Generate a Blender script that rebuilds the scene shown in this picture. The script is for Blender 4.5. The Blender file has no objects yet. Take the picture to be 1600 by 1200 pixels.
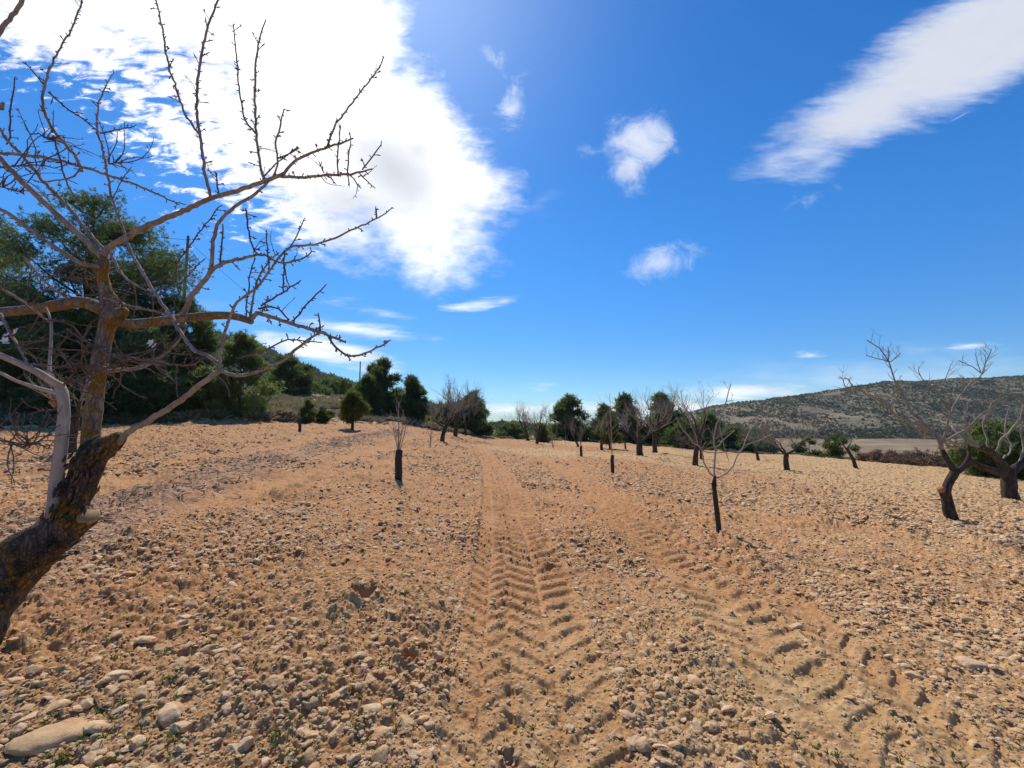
import bpy, math, random
import numpy as np
from mathutils import Vector

# ------------------------------------------------------------------ camera, sky, sun, exposure
S = bpy.context.scene
COL = S.collection
F = 1600 * 15.0 / 36.0            # focal length in photo pixels
PITCH = math.radians(5.1)
CAMZ = 1.6
cd = bpy.data.cameras.new('camera'); cam = bpy.data.objects.new('camera', cd); COL.objects.link(cam)
cam.location = (0, 0, CAMZ); cam.rotation_euler = (math.pi / 2 + PITCH, 0, 0)
cd.sensor_width = 36; cd.lens = 15; cd.clip_start = .05; cd.clip_end = 20000
S.camera = cam
S.view_settings.view_transform = 'Standard'; S.view_settings.look = 'None'
S.view_settings.exposure = 0.16; S.view_settings.gamma = 1.0

SUN_EL, SUN_AZ = math.radians(51), math.radians(-18)   # azimuth from +Y, positive to +X
SUN_DIR = Vector((math.cos(SUN_EL) * math.sin(SUN_AZ), math.cos(SUN_EL) * math.cos(SUN_AZ), math.sin(SUN_EL)))
sl = bpy.data.lights.new('sun', 'SUN'); so = bpy.data.objects.new('sun', sl); COL.objects.link(so)
sl.energy = 3.9; sl.angle = math.radians(1.8); sl.color = (1, .94, .85)
so.rotation_euler = (-SUN_DIR).to_track_quat('-Z', 'Y').to_euler()

def pdir(u, v):                    # pixel of the photo -> direction with y = 1
    cx, cy = (u - 800) / F, (600 - v) / F
    y = math.cos(PITCH) - cy * math.sin(PITCH); z = math.sin(PITCH) + cy * math.cos(PITCH)
    return cx / y, z / y
def P(u, v, d):                    # point at depth d
    x, z = pdir(u, v)
    return Vector((x * d, d, CAMZ + z * d))

# ---- world: Nishita sky with clouds laid out by direction
W = bpy.data.worlds.new('World'); S.world = W; W.use_nodes = True
nt = W.node_tree; nt.nodes.clear(); N = nt.nodes; L = nt.links
def nd(t, **k):
    n = N.new(t)
    for a, b in k.items(): setattr(n, a, b)
    return n
def setin(sock, val):
    if isinstance(val, bpy.types.NodeSocket): L.new(val, sock)
    else: sock.default_value = val
def M(op, a, b=0.0, c=None, clamp=False):
    n = nd('ShaderNodeMath', operation=op); n.use_clamp = clamp
    setin(n.inputs[0], a); setin(n.inputs[1], b)
    if c is not None: setin(n.inputs[2], c)
    return n.outputs[0]
def sstep(x, a, b):
    n = nd('ShaderNodeMapRange', interpolation_type='SMOOTHSTEP'); setin(n.inputs[0], x)
    n.inputs[1].default_value = a; n.inputs[2].default_value = b
    return n.outputs[0]
def mixc(f, a, b):
    n = nd('ShaderNodeMix', data_type='RGBA'); setin(n.inputs[0], f); setin(n.inputs[6], a); setin(n.inputs[7], b)
    return n.outputs[2]
sky = nd('ShaderNodeTexSky', sky_type='NISHITA'); sky.sun_disc = False
sky.sun_elevation = SUN_EL; sky.sun_rotation = SUN_AZ; sky.altitude = 600
sky.air_density = 1.0; sky.dust_density = 0.2; sky.ozone_density = 2.5
tc = nd('ShaderNodeTexCoord'); sx = nd('ShaderNodeSeparateXYZ'); L.new(tc.outputs['Generated'], sx.inputs[0])
dx, dy, dz = sx.outputs
yc = M('MAXIMUM', dy, .08)
front = sstep(dy, .05, .2)
cX = M('DIVIDE', dx, yc); cZ = M('DIVIDE', dz, yc)
pv = nd('ShaderNodeCombineXYZ'); L.new(cX, pv.inputs[0]); L.new(cZ, pv.inputs[1]); pv = pv.outputs[0]
zc = M('ADD', M('MAXIMUM', dz, 0.0), .22)
pl = nd('ShaderNodeCombineXYZ'); L.new(M('DIVIDE', dx, zc), pl.inputs[0]); L.new(M('DIVIDE', dy, zc), pl.inputs[1]); pl = pl.outputs[0]
def noise(vec, scale, detail=6, rough=.55, dist=0.0, sc=(1, 1, 1), rot=0):
    mp = nd('ShaderNodeMapping'); L.new(vec, mp.inputs[0]); mp.inputs[3].default_value = sc; mp.inputs[2].default_value = (0, 0, rot)
    n = nd('ShaderNodeTexNoise'); L.new(mp.outputs[0], n.inputs['Vector'])
    n.inputs['Scale'].default_value = scale; n.inputs['Detail'].default_value = detail
    n.inputs['Roughness'].default_value = rough; n.inputs['Distortion'].default_value = dist
    return M('SUBTRACT', n.outputs['Fac'], .5)
def blob(u, v, ru, rv, deg=0):     # ellipse given as it lies in the sky; returns a rough signed distance
    a = math.radians(deg); ca, sa = math.cos(a), math.sin(a)
    c = np.array(pdir(u, v)); e = np.array(pdir(u + ru * ca, v - ru * sa)) - c; g = np.array(pdir(u - rv * sa, v - rv * ca)) - c
    r1, r2 = np.hypot(*e), np.hypot(*g)
    mp = nd('ShaderNodeMapping', vector_type='TEXTURE'); L.new(pv, mp.inputs[0])
    mp.inputs[1].default_value = (c[0], c[1], 0); mp.inputs[2].default_value = (0, 0, math.atan2(e[1], e[0])); mp.inputs[3].default_value = (r1, r2, 1)
    ln = nd('ShaderNodeVectorMath', operation='LENGTH'); L.new(mp.outputs[0], ln.inputs[0])
    return M('MULTIPLY', M('SUBTRACT', 1.0, ln.outputs['Value']), min(r1, r2))
def union(bl):
    o = blob(*bl[0])
    for b in bl[1:]:
        o = M('SMOOTH_MAX', o, blob(*b), .03)
    return o
big = union([(300, 20, 380, 110, -16), (480, 60, 170, 160, 0), (430, 215, 320, 118, -32), (610, 240, 210, 135, -40),
             (650, 340, 150, 95, -38), (715, 285, 120, 70, -14), (665, 400, 95, 62, -30), (90, 40, 240, 75, -24), (520, 140, 130, 120, -40), (270, 195, 230, 60, -36), (520, 350, 200, 60, -26)])
nb = M('ADD', M('MULTIPLY', noise(pv, 3.6, 9, .60, .5), .17), M('MULTIPLY', noise(pv, 17, 6, .6, .4, (1, 2.2, 1), .5), .09))
# the lower left flank breaks into ripples
flank = M('MULTIPLY', sstep(M('MULTIPLY_ADD', cX, -1.0, M('MULTIPLY', cZ, -.10)), .25, .75), sstep(cZ, 1.15, .75))
nb = M('ADD', nb, M('MULTIPLY', M('MULTIPLY', M('ADD', noise(pv, 14, 5, .6, .5, (1, 2.6, 1), .55), .02), flank), .62))
d_big = sstep(M('ADD', big, nb), -.005, .105)
puffs = union([(1000, 215, 62, 48, 12), (1010, 230, 55, 46, 25), (985, 252, 44, 38, 40), (797, 172, 30, 26, 40), (805, 140, 14, 28, -15), (990, 292, 16, 10, 20), (918, 235, 9, 7, 0),
               (1036, 408, 58, 28, 4), (1030, 410, 44, 24, 4), (772, 92, 12, 26, 35), (1272, 308, 32, 11, 8)])
d_puf = M('MULTIPLY', sstep(M('ADD', puffs, M('MULTIPLY', noise(pv, 11, 9, .68, .6, (1, 1.2, 1)), .15)), -.005, .085), .86)
band = union([(1540, 60, 270, 88, 28), (1360, 168, 185, 58, 29), (1255, 236, 74, 20, 13), (1288, 256, 64, 17, 30), (1290, 213, 66, 16, 24)])
d_ban = M('MULTIPLY', sstep(M('ADD', band, M('ADD', M('MULTIPLY', noise(pv, 5, 8, .58, .5, (1, 3.0, 1), -.5), .10), M('MULTIPLY', noise(pv, 16, 5, .6, .2, (1, 4, 1), -.6), .05))), -.015, .085), .88)
low = union([(500, 545, 120, 22, -9), (590, 580, 36, 9, -8), (560, 515, 100, 11, -7), (605, 491, 34, 7, -8), (525, 470, 26, 4, 3), (750, 474, 30, 7, 8), (722, 480, 22, 5, 0), (790, 470, 20, 5, 10),
             (843, 600, 11, 2.2, 0), (843, 609, 12, 3, 0), (1262, 555, 22, 4.5, 0), (1515, 540, 36, 7, 4), (1170, 612, 110, 14, 2), (800, 640, 130, 10, 1), (1000, 640, 130, 9, 0), (1075, 640, 70, 16, 2)])
d_low = M('MULTIPLY', sstep(M('ADD', low, M('MULTIPLY', noise(pv, 9, 7, .62, .4, (1, 5.5, 1)), .035)), -.004, .02), .85)
veil = union([(1400, 590, 420, 42, 2), (850, 310, 70, 14, 28), (800, 350, 70, 10, 12), (430, 500, 180, 24, -8), (1500, 545, 160, 20, 2)])
d_vei = M('MULTIPLY', sstep(M('ADD', veil, M('MULTIPLY', noise(pv, 6, 6, .6, .4, (1, 5, 1)), .09)), 0.0, .09), .30)
trail = union([(1500, 182, 24, 1.8, 27)])
d_tra = M('MULTIPLY', sstep(trail, 0.0, .002), .16)
dens = M('MULTIPLY', M('MAXIMUM', M('MAXIMUM', M('MAXIMUM', d_big, d_puf), M('MAXIMUM', d_ban, d_low)), M('MAXIMUM', d_vei, d_tra)), front)
# thick grey cores of the big cloud, silver toward the sun
core = union([(615, 270, 135, 75, -42), (545, 315, 130, 60, -20), (300, 75, 40, 110, 40), (400, 190, 90, 48, -48), (650, 235, 60, 50, 0)])
g = M('MULTIPLY', M('MULTIPLY', sstep(M('ADD', core, M('MULTIPLY', noise(pv, 4, 5, .5, .4), .16)), -.05, .15), d_big), .9)
sunv = nd('ShaderNodeVectorMath', operation='DOT_PRODUCT'); L.new(tc.outputs['Generated'], sunv.inputs[0]); sunv.inputs[1].default_value = SUN_DIR
near_sun = sstep(sunv.outputs['Value'], .88, .99)
wht = mixc(near_sun, (8.6, 8.8, 9.2, 1), (11, 10.9, 10.7, 1))
ccol = mixc(g, wht, (4.5, 4.8, 5.4, 1))
ccol = mixc(M('MULTIPLY', M('MULTIPLY', sstep(noise(pv, 6, 7, .6, .6, (1, 1.6, 1), .5), -.06, .16), .55), M('SUBTRACT', 1.0, near_sun)), ccol, (5.7, 5.9, 6.4, 1))
ccol = mixc(d_puf, ccol, (6.0, 6.25, 6.9, 1))
ccol = mixc(d_ban, ccol, (5.3, 5.5, 6.0, 1))
hs = nd('ShaderNodeHueSaturation'); hs.inputs['Saturation'].default_value = 1.32; hs.inputs['Value'].default_value = 1.0
L.new(sky.outputs[0], hs.inputs['Color'])
tint = nd('ShaderNodeMix', data_type='RGBA', blend_type='MULTIPLY'); tint.inputs[0].default_value = 1
L.new(hs.outputs[0], tint.inputs[6]); L.new(mixc(sstep(dz, 0.0, .42), (.46, .64, .84, 1), (.62, .91, 1.09, 1)), tint.inputs[7])
glow = M('POWER', M('MAXIMUM', sunv.outputs['Value'], 0.0), 26)
gl = nd('ShaderNodeMix', data_type='RGBA', blend_type='ADD'); gl.inputs[0].default_value = 1
L.new(tint.outputs[2], gl.inputs[6])
gc = mixc(glow, (0, 0, 0, 1), (1.5, 1.45, 1.4, 1)); L.new(gc, gl.inputs[7])
wc = mixc(dens, gl.outputs[2], ccol)
bg = nd('ShaderNodeBackground'); L.new(wc, bg.inputs[0]); bg.inputs[1].default_value = .125
ow = nd('ShaderNodeOutputWorld'); L.new(bg.outputs[0], ow.inputs[0])
W.cycles.sampling_method = 'MANUAL'; W.cycles.sample_map_resolution = 512

# ------------------------------------------------------------------ helpers
RS = np.random.RandomState(7)
def tag(o, label=None, cat=None, group=None, kind=None):
    for k, v in (('label', label), ('category', cat), ('group', group), ('kind', kind)):
        if v: o[k] = v
    return o
def empty(name, loc):
    o = bpy.data.objects.new(name, None); COL.objects.link(o); o.location = loc; o.empty_display_size = .2
    return o
def link(name, me, m=None, parent=None):
    o = bpy.data.objects.new(name, me); COL.objects.link(o)
    if m is not None and not me.materials: me.materials.append(m)
    if parent is not None: o.parent = parent
    return o
def np_mesh(name, V, T=None, Q=None, smooth=True):
    me = bpy.data.meshes.new(name); V = np.asarray(V, np.float32)
    idx = []; sizes = []
    if T is not None and len(T): idx.append(np.asarray(T, np.int32).ravel()); sizes.append(np.full(len(T), 3, np.int32))
    if Q is not None and len(Q): idx.append(np.asarray(Q, np.int32).ravel()); sizes.append(np.full(len(Q), 4, np.int32))
    idx = np.concatenate(idx); sizes = np.concatenate(sizes)
    me.vertices.add(len(V)); me.vertices.foreach_set('co', V.ravel())
    me.loops.add(len(idx)); me.loops.foreach_set('vertex_index', idx)
    me.polygons.add(len(sizes)); st = np.concatenate(([0], np.cumsum(sizes)[:-1])).astype(np.int32)
    me.polygons.foreach_set('loop_start', st); me.polygons.foreach_set('loop_total', sizes)
    me.polygons.foreach_set('use_smooth', np.full(len(sizes), smooth))
    me.update(calc_edges=True)
    return me
def fattr(me, name, arr, domain='POINT'):
    a = me.attributes.new(name, 'FLOAT', domain); a.data.foreach_set('value', np.asarray(arr, np.float32).ravel())

# ---- numpy noise
def _h(ix, iy, s):
    h = (ix.astype(np.int64) * 374761393 + iy.astype(np.int64) * 668265263 + s * 974634777) & 0xffffffff
    h = ((h ^ (h >> 13)) * 1274126177) & 0xffffffff
    h = h ^ (h >> 16)
    return (h & 0xffffff) / float(0xffffff)
def vn(x, y, s=0):
    ix = np.floor(x); iy = np.floor(y); fx = x - ix; fy = y - iy
    fx = fx * fx * fx * (fx * (fx * 6 - 15) + 10); fy = fy * fy * fy * (fy * (fy * 6 - 15) + 10)
    a = _h(ix, iy, s); b = _h(ix + 1, iy, s); c = _h(ix, iy + 1, s); d = _h(ix + 1, iy + 1, s)
    return (a * (1 - fx) + b * fx) * (1 - fy) + (c * (1 - fx) + d * fx) * fy - .5
def fbm(x, y, o=4, s=0, g=.5):
    t = 0; a = 1
    for i in range(o):
        t = t + a * vn(x * 2 ** i + i * 17.3, y * 2 ** i - i * 9.1, s + i); a *= g
    return t
def clods(x, y, s=0):              # domes on a jittered grid, random heights
    ix = np.floor(x); iy = np.floor(y); best = np.zeros_like(x)
    for i in (-1, 0, 1):
        for j in (-1, 0, 1):
            cx = ix + i; cy = iy + j
            px = cx + .15 + .7 * _h(cx, cy, s); py = cy + .15 + .7 * _h(cx, cy, s + 1)
            k = .35 + .65 * _h(cx, cy, s + 2); r2 = ((x - px) ** 2 + (y - py) ** 2) / (.62 * k) ** 2
            best = np.maximum(best, k * np.sqrt(np.clip(1 - r2, 0, 1)))
    return best
def sst(x, a, b):
    t = np.clip((x - a) / (b - a), 0, 1); return t * t * (3 - 2 * t)

# ------------------------------------------------------------------ terrain
EU = np.array([0, 160, 320, 450, 560, 620, 700, 800, 900, 1000, 1100, 1250, 1400, 1500, 1600], float)
EV = np.array([669, 666, 661, 660, 661, 664, 676, 687, 690, 696, 705, 713, 725, 733, 741], float)
ER = np.array([20, 22, 25, 29, 34, 36, 38, 48, 52, 50, 46, 42, 36, 33, 30], float)
SLB = np.array([.16, .16, .15, .13, .12, .09, .02, -.05, -.05, -.05, -.08, -.13, -.15, -.15, -.15])   # slope beyond the edge
VAL = np.array([14, 14, 12, 9.5, 9, 6, 1.5, -5, -6, -6.5, -9, -12, -12, -12, -12], float)               # height far beyond
EZ = np.array([CAMZ + pdir(u, v)[1] * r for u, v, r in zip(EU, EV, ER)])
EA = np.arctan((EU - 800) / F); ERr = ER / np.cos(EA)
full = lambda a, l, b, r: np.concatenate(([b, l], a, [r, b]))
AA = np.concatenate(([-math.pi, -1.6], EA, [1.6, math.pi]))
AZ_ = full(EZ, 1.3, 0, -1.5); AR = full(ERr, 30, 40, 48); AS = full(SLB, .1, 0, -.1); AV = full(VAL, 8, 0, -10)
def base_z(x, y):
    az = np.arctan2(x, y); r = np.hypot(x, y)
    ze = np.interp(az, AA, AZ_); R = np.interp(az, AA, AR); sl_ = np.interp(az, AA, AS); va = np.interp(az, AA, AV)
    zin = ze * (r / R)
    e = np.maximum(r - R, 0); lim = va - ze
    k = np.where(np.abs(sl_) > 1e-4, lim / np.where(np.abs(sl_) > 1e-4, sl_, 1), 200)
    k = np.clip(k, 12, 400)
    zout = ze + lim * (1 - np.exp(-e / k * 1.15))
    return np.where(r < R, zin, zout)
def edge_r(x, y): return np.interp(np.arctan2(x, y), AA, AR)
def gpt(u, v, dmax=200):           # pixel -> point on the smooth ground
    x, z = pdir(u, v); d = 1.2
    while d < dmax:
        if CAMZ + z * d <= float(base_z(np.array(x * d), np.array(d))): break
        d *= 1.004
    return Vector((x * d, d, float(base_z(np.array(x * d), np.array(d)))))
def gz(x, y): return float(base_z(np.array(float(x)), np.array(float(y))))

def path_of(px):
    pts = np.array([gpt(u, v)[:2] for u, v in px]); out = [pts[0]]
    for i in range(len(pts) - 1):
        n = max(2, int(np.hypot(*(pts[i + 1] - pts[i])) / .08))
        p0 = pts[max(i - 1, 0)]; p1 = pts[i]; p2 = pts[i + 1]; p3 = pts[min(i + 2, len(pts) - 1)]
        for k in range(1, n + 1):
            t = k / n
            out.append(.5 * (2 * p1 + (p2 - p0) * t + (2 * p0 - 5 * p1 + 4 * p2 - p3) * t * t + (3 * p1 - p0 - 3 * p2 + p3) * t ** 3))
    return np.array(out)
def along(path, x, y, wmax):       # -> s, t (signed) for points within wmax, else t = 99
    s = np.zeros(x.shape); t = np.full(x.shape, 99.0)
    lo = path.min(0) - wmax; hi = path.max(0) + wmax
    m = (x > lo[0]) & (x < hi[0]) & (y > lo[1]) & (y < hi[1])
    idx = np.nonzero(m)[0]
    if not len(idx): return s, t
    X = x[idx]; Y = y[idx]; seg = path[1:] - path[:-1]; ln = np.hypot(seg[:, 0], seg[:, 1]) + 1e-9
    cum = np.concatenate(([0], np.cumsum(ln)))[:-1]; bd = np.full(X.shape, 1e9); bs = np.zeros(X.shape); bt = np.full(X.shape, 99.0)
    for i in range(len(seg)):
        ax = X - path[i, 0]; ay = Y - path[i, 1]; ux, uy = seg[i] / ln[i]
        a = ax * ux + ay * uy; tt = ax * uy - ay * ux; ac = np.clip(a, 0, ln[i])
        d = np.hypot(ax - ac * ux, ay - ac * uy); k = d < bd
        bd[k] = d[k]; bs[k] = cum[i] + a[k]; bt[k] = np.where(d > wmax, 99, tt)[k]
    s[idx] = bs; t[idx] = bt
    return s, t
TR_L = path_of([(905, 1330), (885, 1190), (870, 1080), (852, 980), (838, 910), (826, 860), (810, 810), (797, 775), (785, 745), (770, 722), (755, 704)])
TR_L2 = path_of([(745, 1330), (748, 1150), (758, 1000), (764, 920), (768, 860), (768, 810), (766, 770), (762, 740), (755, 715)])
TR_R = path_of([(1560, 1400), (1330, 1170), (1210, 1040), (1125, 940), (1035, 872), (982, 825), (940, 785), (908, 757), (880, 736), (850, 718)])
TR_R2 = path_of([(1680, 1330), (1470, 1150), (1310, 1020), (1200, 930), (1100, 868), (1020, 822), (965, 782), (925, 752), (890, 731)])
LITTER = path_of([(20, 880), (110, 835), (200, 793), (330, 748), (450, 712), (560, 687), (620, 674)])
SMOOTH1 = path_of([(-60, 930), (60, 872), (200, 822), (340, 779), (480, 738), (580, 704), (650, 680)])
SMOOTH2 = path_of([(60, 745), (200, 735), (330, 715), (430, 697), (530, 678), (590, 668)])
HOLES = [(565, 938, .095, .13), (632, 1036, .06, .07), (845, 858, .06, .04), (860, 893, .07, .05)]
HOLES = [(gpt(u, v), r, h) for u, v, r, h in HOLES]

def tread(s, t, half, pitch, deep, sgn, seed):
    a = np.abs(t) / half; inside = 1 - sst(a, .88, 1.1)
    side = np.where(t > 0, .5, 0.0)
    ph = s / pitch + sgn * a * 1.0 + side + .45 * vn(s * 1.7, t * 4, seed) + .12 * vn(s * 14, t * 14, seed + 2)
    w = np.abs((ph % 1.0) - .5) * 2
    lug = sst(w, .28, .62) * sst(a, .02, .12)
    keep = sst(vn(s * .9, t * 2.5, seed + 3) + .6 * vn(s * 2.7, t * 6, seed + 5), -.50, -.14)
    h = -deep * .40 + deep * .72 * lug * keep - deep * .16 * (1 - lug) * keep + .012 * vn(s * 9, t * 9, seed + 7)
    berm = .014 * np.exp(-((a - 1.22) / .16) ** 2)
    return inside * h + berm * (a < 2), inside
def ground_detail(x, y):
    r = np.hypot(x, y); R = edge_r(x, y)
    field = 1 - sst(r, R * .985, R * 1.02)
    sL, tL = along(TR_L, x, y, .9); sL2, tL2 = along(TR_L2, x, y, .6); sR, tR = along(TR_R, x, y, .9); sR2, tR2 = along(TR_R2, x, y, .7)
    nr = .7 + .3 * sst(r, 2.6, 4.6)
    hL, iL = tread(sL, tL, .34, .25, .046, -1, 31); hL2, iL2 = tread(sL2, tL2, .18, .22, .034, -1, 41); hR, iR = tread(sR, tR, .34, .25, .046, -1, 51); hR2, iR2 = tread(sR2, tR2, .20, .25, .042, -1, 57)
    hR = np.where(iR2 * (tR2 < 90) > .5, hR2, hR); iR = np.maximum(iR, iR2)
    track = np.maximum(np.maximum(iL, iL2), iR)
    s1, t1 = along(SMOOTH1, x, y, 1.2); s2, t2 = along(SMOOTH2, x, y, 1.2)
    flat = np.maximum(np.exp(-(t1 / .34) ** 2), np.exp(-(t2 / .3) ** 2))
    sl_, tl_ = along(LITTER, x, y, 1.6); lit = (1 - sst(np.abs(tl_), .45, .95)) * field
    rough = 1 - .72 * track - .62 * flat
    rough = np.clip(rough, .18, 1) * (.75 + .5 * sst(fbm(x * .7, y * .7, 3, 5), -.2, .25))
    z = fbm(x * .35, y * .35, 3, 11) * .10
    z = z + rough * (1 + .3 * sst(r, 4, 10)) * (fbm(x * 1.6, y * 1.6, 3, 13) * .075 + clods(x * 7.0, y * 7.0, 17) * .030 + clods(x * 15 + 3, y * 15, 23) * .022)
    z = z + (clods(x * 34, y * 34 + 5, 27) * .010) * (.35 + .65 * rough) + fbm(x * 22, y * 22, 3, 29) * .010 * (.4 + .6 * rough)
    z = z + (hL + hL2) * nr + hR * (.5 + .5 * sst(r, 2.7, 4.4)) - .05 * np.exp(-(t1 / .3) ** 2) - .05 * np.exp(-(t2 / .28) ** 2) + .03 * lit
    # plough ridges on the left field
    left = sst(-x, 1.5, 5) * (1 - flat)
    z = z + left * .045 * np.sin((x * .62 + y * 1.45 + .8 * vn(x * .6, y * .6, 61)) * 3.1)
    for c, hr, hd in HOLES:
        q = np.hypot(x - c.x, y - c.y) / hr
        z = z - hd * (1 - sst(q, .45, 1.0)) + .03 * np.exp(-((q - 1.35) / .3) ** 2)
    far = sst(r, R, R * 3)
    return z * field + (1 - field) * (fbm(x * .5, y * .5, 3, 71) * .5 * (1 - far) + fbm(x * .05, y * .05, 3, 75) * 1.5 * far), dict(field=field, track=track, flat=flat, litter=lit)

def build_ground():
    uc = np.concatenate((np.arange(-140, 1741, 1.7),)); a_f = np.arctan((uc - 800) / F)
    a_b = np.linspace(a_f[-1], a_f[0] + 2 * math.pi, 110)[1:-1]
    A = np.concatenate((a_f, a_b))
    rows = np.concatenate((np.linspace(.25, 1.7, 8)[:-1], 1 / np.linspace(1 / 1.7, 1 / 14, 560)[:-1], 14 * np.exp(np.linspace(0, math.log(70 / 14), 150))[:-1],
                           70 * np.exp(np.linspace(0, math.log(2900 / 70), 60))))
    n, m = len(A), len(rows)
    X = (rows[:, None] * np.sin(A)[None]).ravel(); Y = (rows[:, None] * np.cos(A)[None]).ravel()
    Z = base_z(X, Y); dzv, at = ground_detail(X, Y)
    V = np.stack((X, Y, Z + dzv), 1); V = np.concatenate((V, [[0, 0, 0]]))
    i = np.arange(m - 1)[:, None] * n; j = np.arange(n)[None]; j2 = (j + 1) % n
    Q = np.stack((i + j, i + n + j, i + n + j2, i + j2), -1).reshape(-1, 4)[:, ::-1]
    T = np.stack((np.full(n, m * n), np.arange(n), (np.arange(n) + 1) % n), 1)[:, ::-1]
    me = np_mesh('ground', V, T, Q)
    r = np.hypot(X, Y); R = edge_r(X, Y); u = 800 + F * np.tan(np.clip(np.arctan2(X, Y), -1.4, 1.4))
    stony = sst(u + fbm(X * .15, Y * .15, 3, 81) * 500, 560, 1350) * (.35 + .65 * sst(r, 4, 26)) + .45 * (1 - sst(r, 2.5, 6.5))
    stony = np.clip(stony - .08 * np.maximum(at['track'], at['flat']), 0, 1)
    plain = sst(r, R * 1.6, R * 3.0) * sst(u, 1000, 1250)
    for k, v in (('stony', stony), ('plain', plain), ('field', at['field']), ('track', np.maximum(at['track'], at['flat'])), ('litter', at['litter'])):
        fattr(me, k, np.concatenate((v, [v[0]])))
    return me

# ------------------------------------------------------------------ materials
class MT:
    def __init__(s, name):
        s.m = bpy.data.materials.new(name); s.m.use_nodes = True; s.t = s.m.node_tree; s.t.nodes.clear()
        s.out = s.n('ShaderNodeOutputMaterial'); s.b = s.n('ShaderNodeBsdfPrincipled'); s.l(s.b.outputs[0], s.out.inputs[0])
        s.b.inputs['Roughness'].default_value = .9; s.b.inputs['Specular IOR Level'].default_value = .2
    def n(s, t, **k):
        n = s.t.nodes.new(t)
        for a, b in k.items(): setattr(n, a, b)
        return n
    def l(s, a, b): s.t.links.new(a, b)
    def i(s, sock, v):
        if isinstance(v, bpy.types.NodeSocket): s.l(v, sock)
        else: sock.default_value = v
    def pos(s):
        return s.n('ShaderNodeNewGeometry').outputs['Position']
    def obj(s):
        return s.n('ShaderNodeTexCoord').outputs['Object']
    def noise(s, vec, sc, det=5, rough=.6, dist=0.0):
        n = s.n('ShaderNodeTexNoise'); s.l(vec, n.inputs['Vector']); n.inputs['Scale'].default_value = sc; n.inputs['Detail'].default_value = det
        n.inputs['Roughness'].default_value = rough; n.inputs['Distortion'].default_value = dist
        return n.outputs['Fac']
    def voro(s, vec, sc, out='Distance'):
        n = s.n('ShaderNodeTexVoronoi'); s.l(vec, n.inputs['Vector']); n.inputs['Scale'].default_value = sc
        return n.outputs[out]
    def ss(s, x, a, b, lo=0.0, hi=1.0):
        n = s.n('ShaderNodeMapRange', interpolation_type='SMOOTHSTEP'); s.l(x, n.inputs[0])
        for k, v in zip((1, 2, 3, 4), (a, b, lo, hi)): n.inputs[k].default_value = v
        return n.outputs[0]
    def mix(s, f, a, b, bt='MIX'):
        n = s.n('ShaderNodeMix', data_type='RGBA', blend_type=bt)
        for k, v in ((0, f), (6, a), (7, b)):
            if isinstance(v, tuple) and len(v) == 3: v = v + (1,)
            s.i(n.inputs[k], v)
        return n.outputs[2]
    def math(s, op, a, b=0.0):
        n = s.n('ShaderNodeMath', operation=op); s.i(n.inputs[0], a); s.i(n.inputs[1], b); return n.outputs[0]
    def attr(s, name):
        return s.n('ShaderNodeAttribute', attribute_name=name).outputs['Fac']
    def col(s, v): s.i(s.b.inputs['Base Color'], v if not (isinstance(v, tuple) and len(v) == 3) else v + (1,))
    def bump(s, h, dist, st=1.0):
        n = s.n('ShaderNodeBump'); n.inputs['Distance'].default_value = dist; n.inputs['Strength'].default_value = st; s.l(h, n.inputs['Height'])
        s.l(n.outputs[0], s.b.inputs['Normal'])

def mat_ground():
    m = MT('soil'); p = m.pos()
    big = m.noise(p, .8, 6, .65); med = m.noise(p, 6, 6, .7); fine = m.noise(p, 60, 4, .7)
    soil = m.mix(m.ss(med, .35, .68), (.385, .172, .063), (.49, .258, .104))
    pale = m.mix(m.ss(med, .35, .7), (.45, .265, .108), (.57, .375, .18))
    st = m.math('ADD', m.attr('stony'), m.math('MULTIPLY', m.math('SUBTRACT', big, .5), .9))
    c = m.mix(m.ss(st, .1, .95), soil, pale)
    # pebbles too small to model: pale and pinkish cells
    pc = m.voro(p, 26, 'Color'); sp = m.n('ShaderNodeSeparateColor'); m.l(pc, sp.inputs[0])
    pm = m.math('MULTIPLY', m.ss(sp.outputs[0], .58, .70), m.ss(m.voro(p, 26), .42, .30))
    c = m.mix(m.math('MULTIPLY', pm, m.math('SUBTRACT', .85, m.math('MULTIPLY', m.attr('track'), .6))), c, m.mix(sp.outputs[1], (.55, .37, .20), (.64, .47, .29)))
    c = m.mix(m.math('MULTIPLY', m.ss(fine, .5, .8), .35), c, (.26, .12, .05))
    lit = m.mix(m.ss(m.noise(p, 30, 3), .42, .62), (.30, .16, .085), (.46, .27, .15))
    c = m.mix(m.math('MULTIPLY', m.attr('litter'), m.ss(m.noise(p, 3.0, 5), .30, .52)), c, lit)
    scrub = m.mix(m.ss(m.noise(p, .9, 6, .7), .38, .62), (.24, .19, .11), (.40, .31, .19))
    c = m.mix(m.math('SUBTRACT', 1.0, m.attr('field')), c, scrub)
    plain = m.mix(m.ss(m.noise(p, .035, 5), .4, .6), (.20, .135, .075), (.29, .215, .12))
    c = m.mix(m.attr('plain'), c, plain)
    m.col(c)
    h = m.math('ADD', m.math('MULTIPLY', m.noise(p, 45, 6, .75), 1.0), m.math('MULTIPLY', m.ss(m.voro(p, 26), .5, .1), .55))
    m.bump(h, .009, .9)
    return m.m
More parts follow.
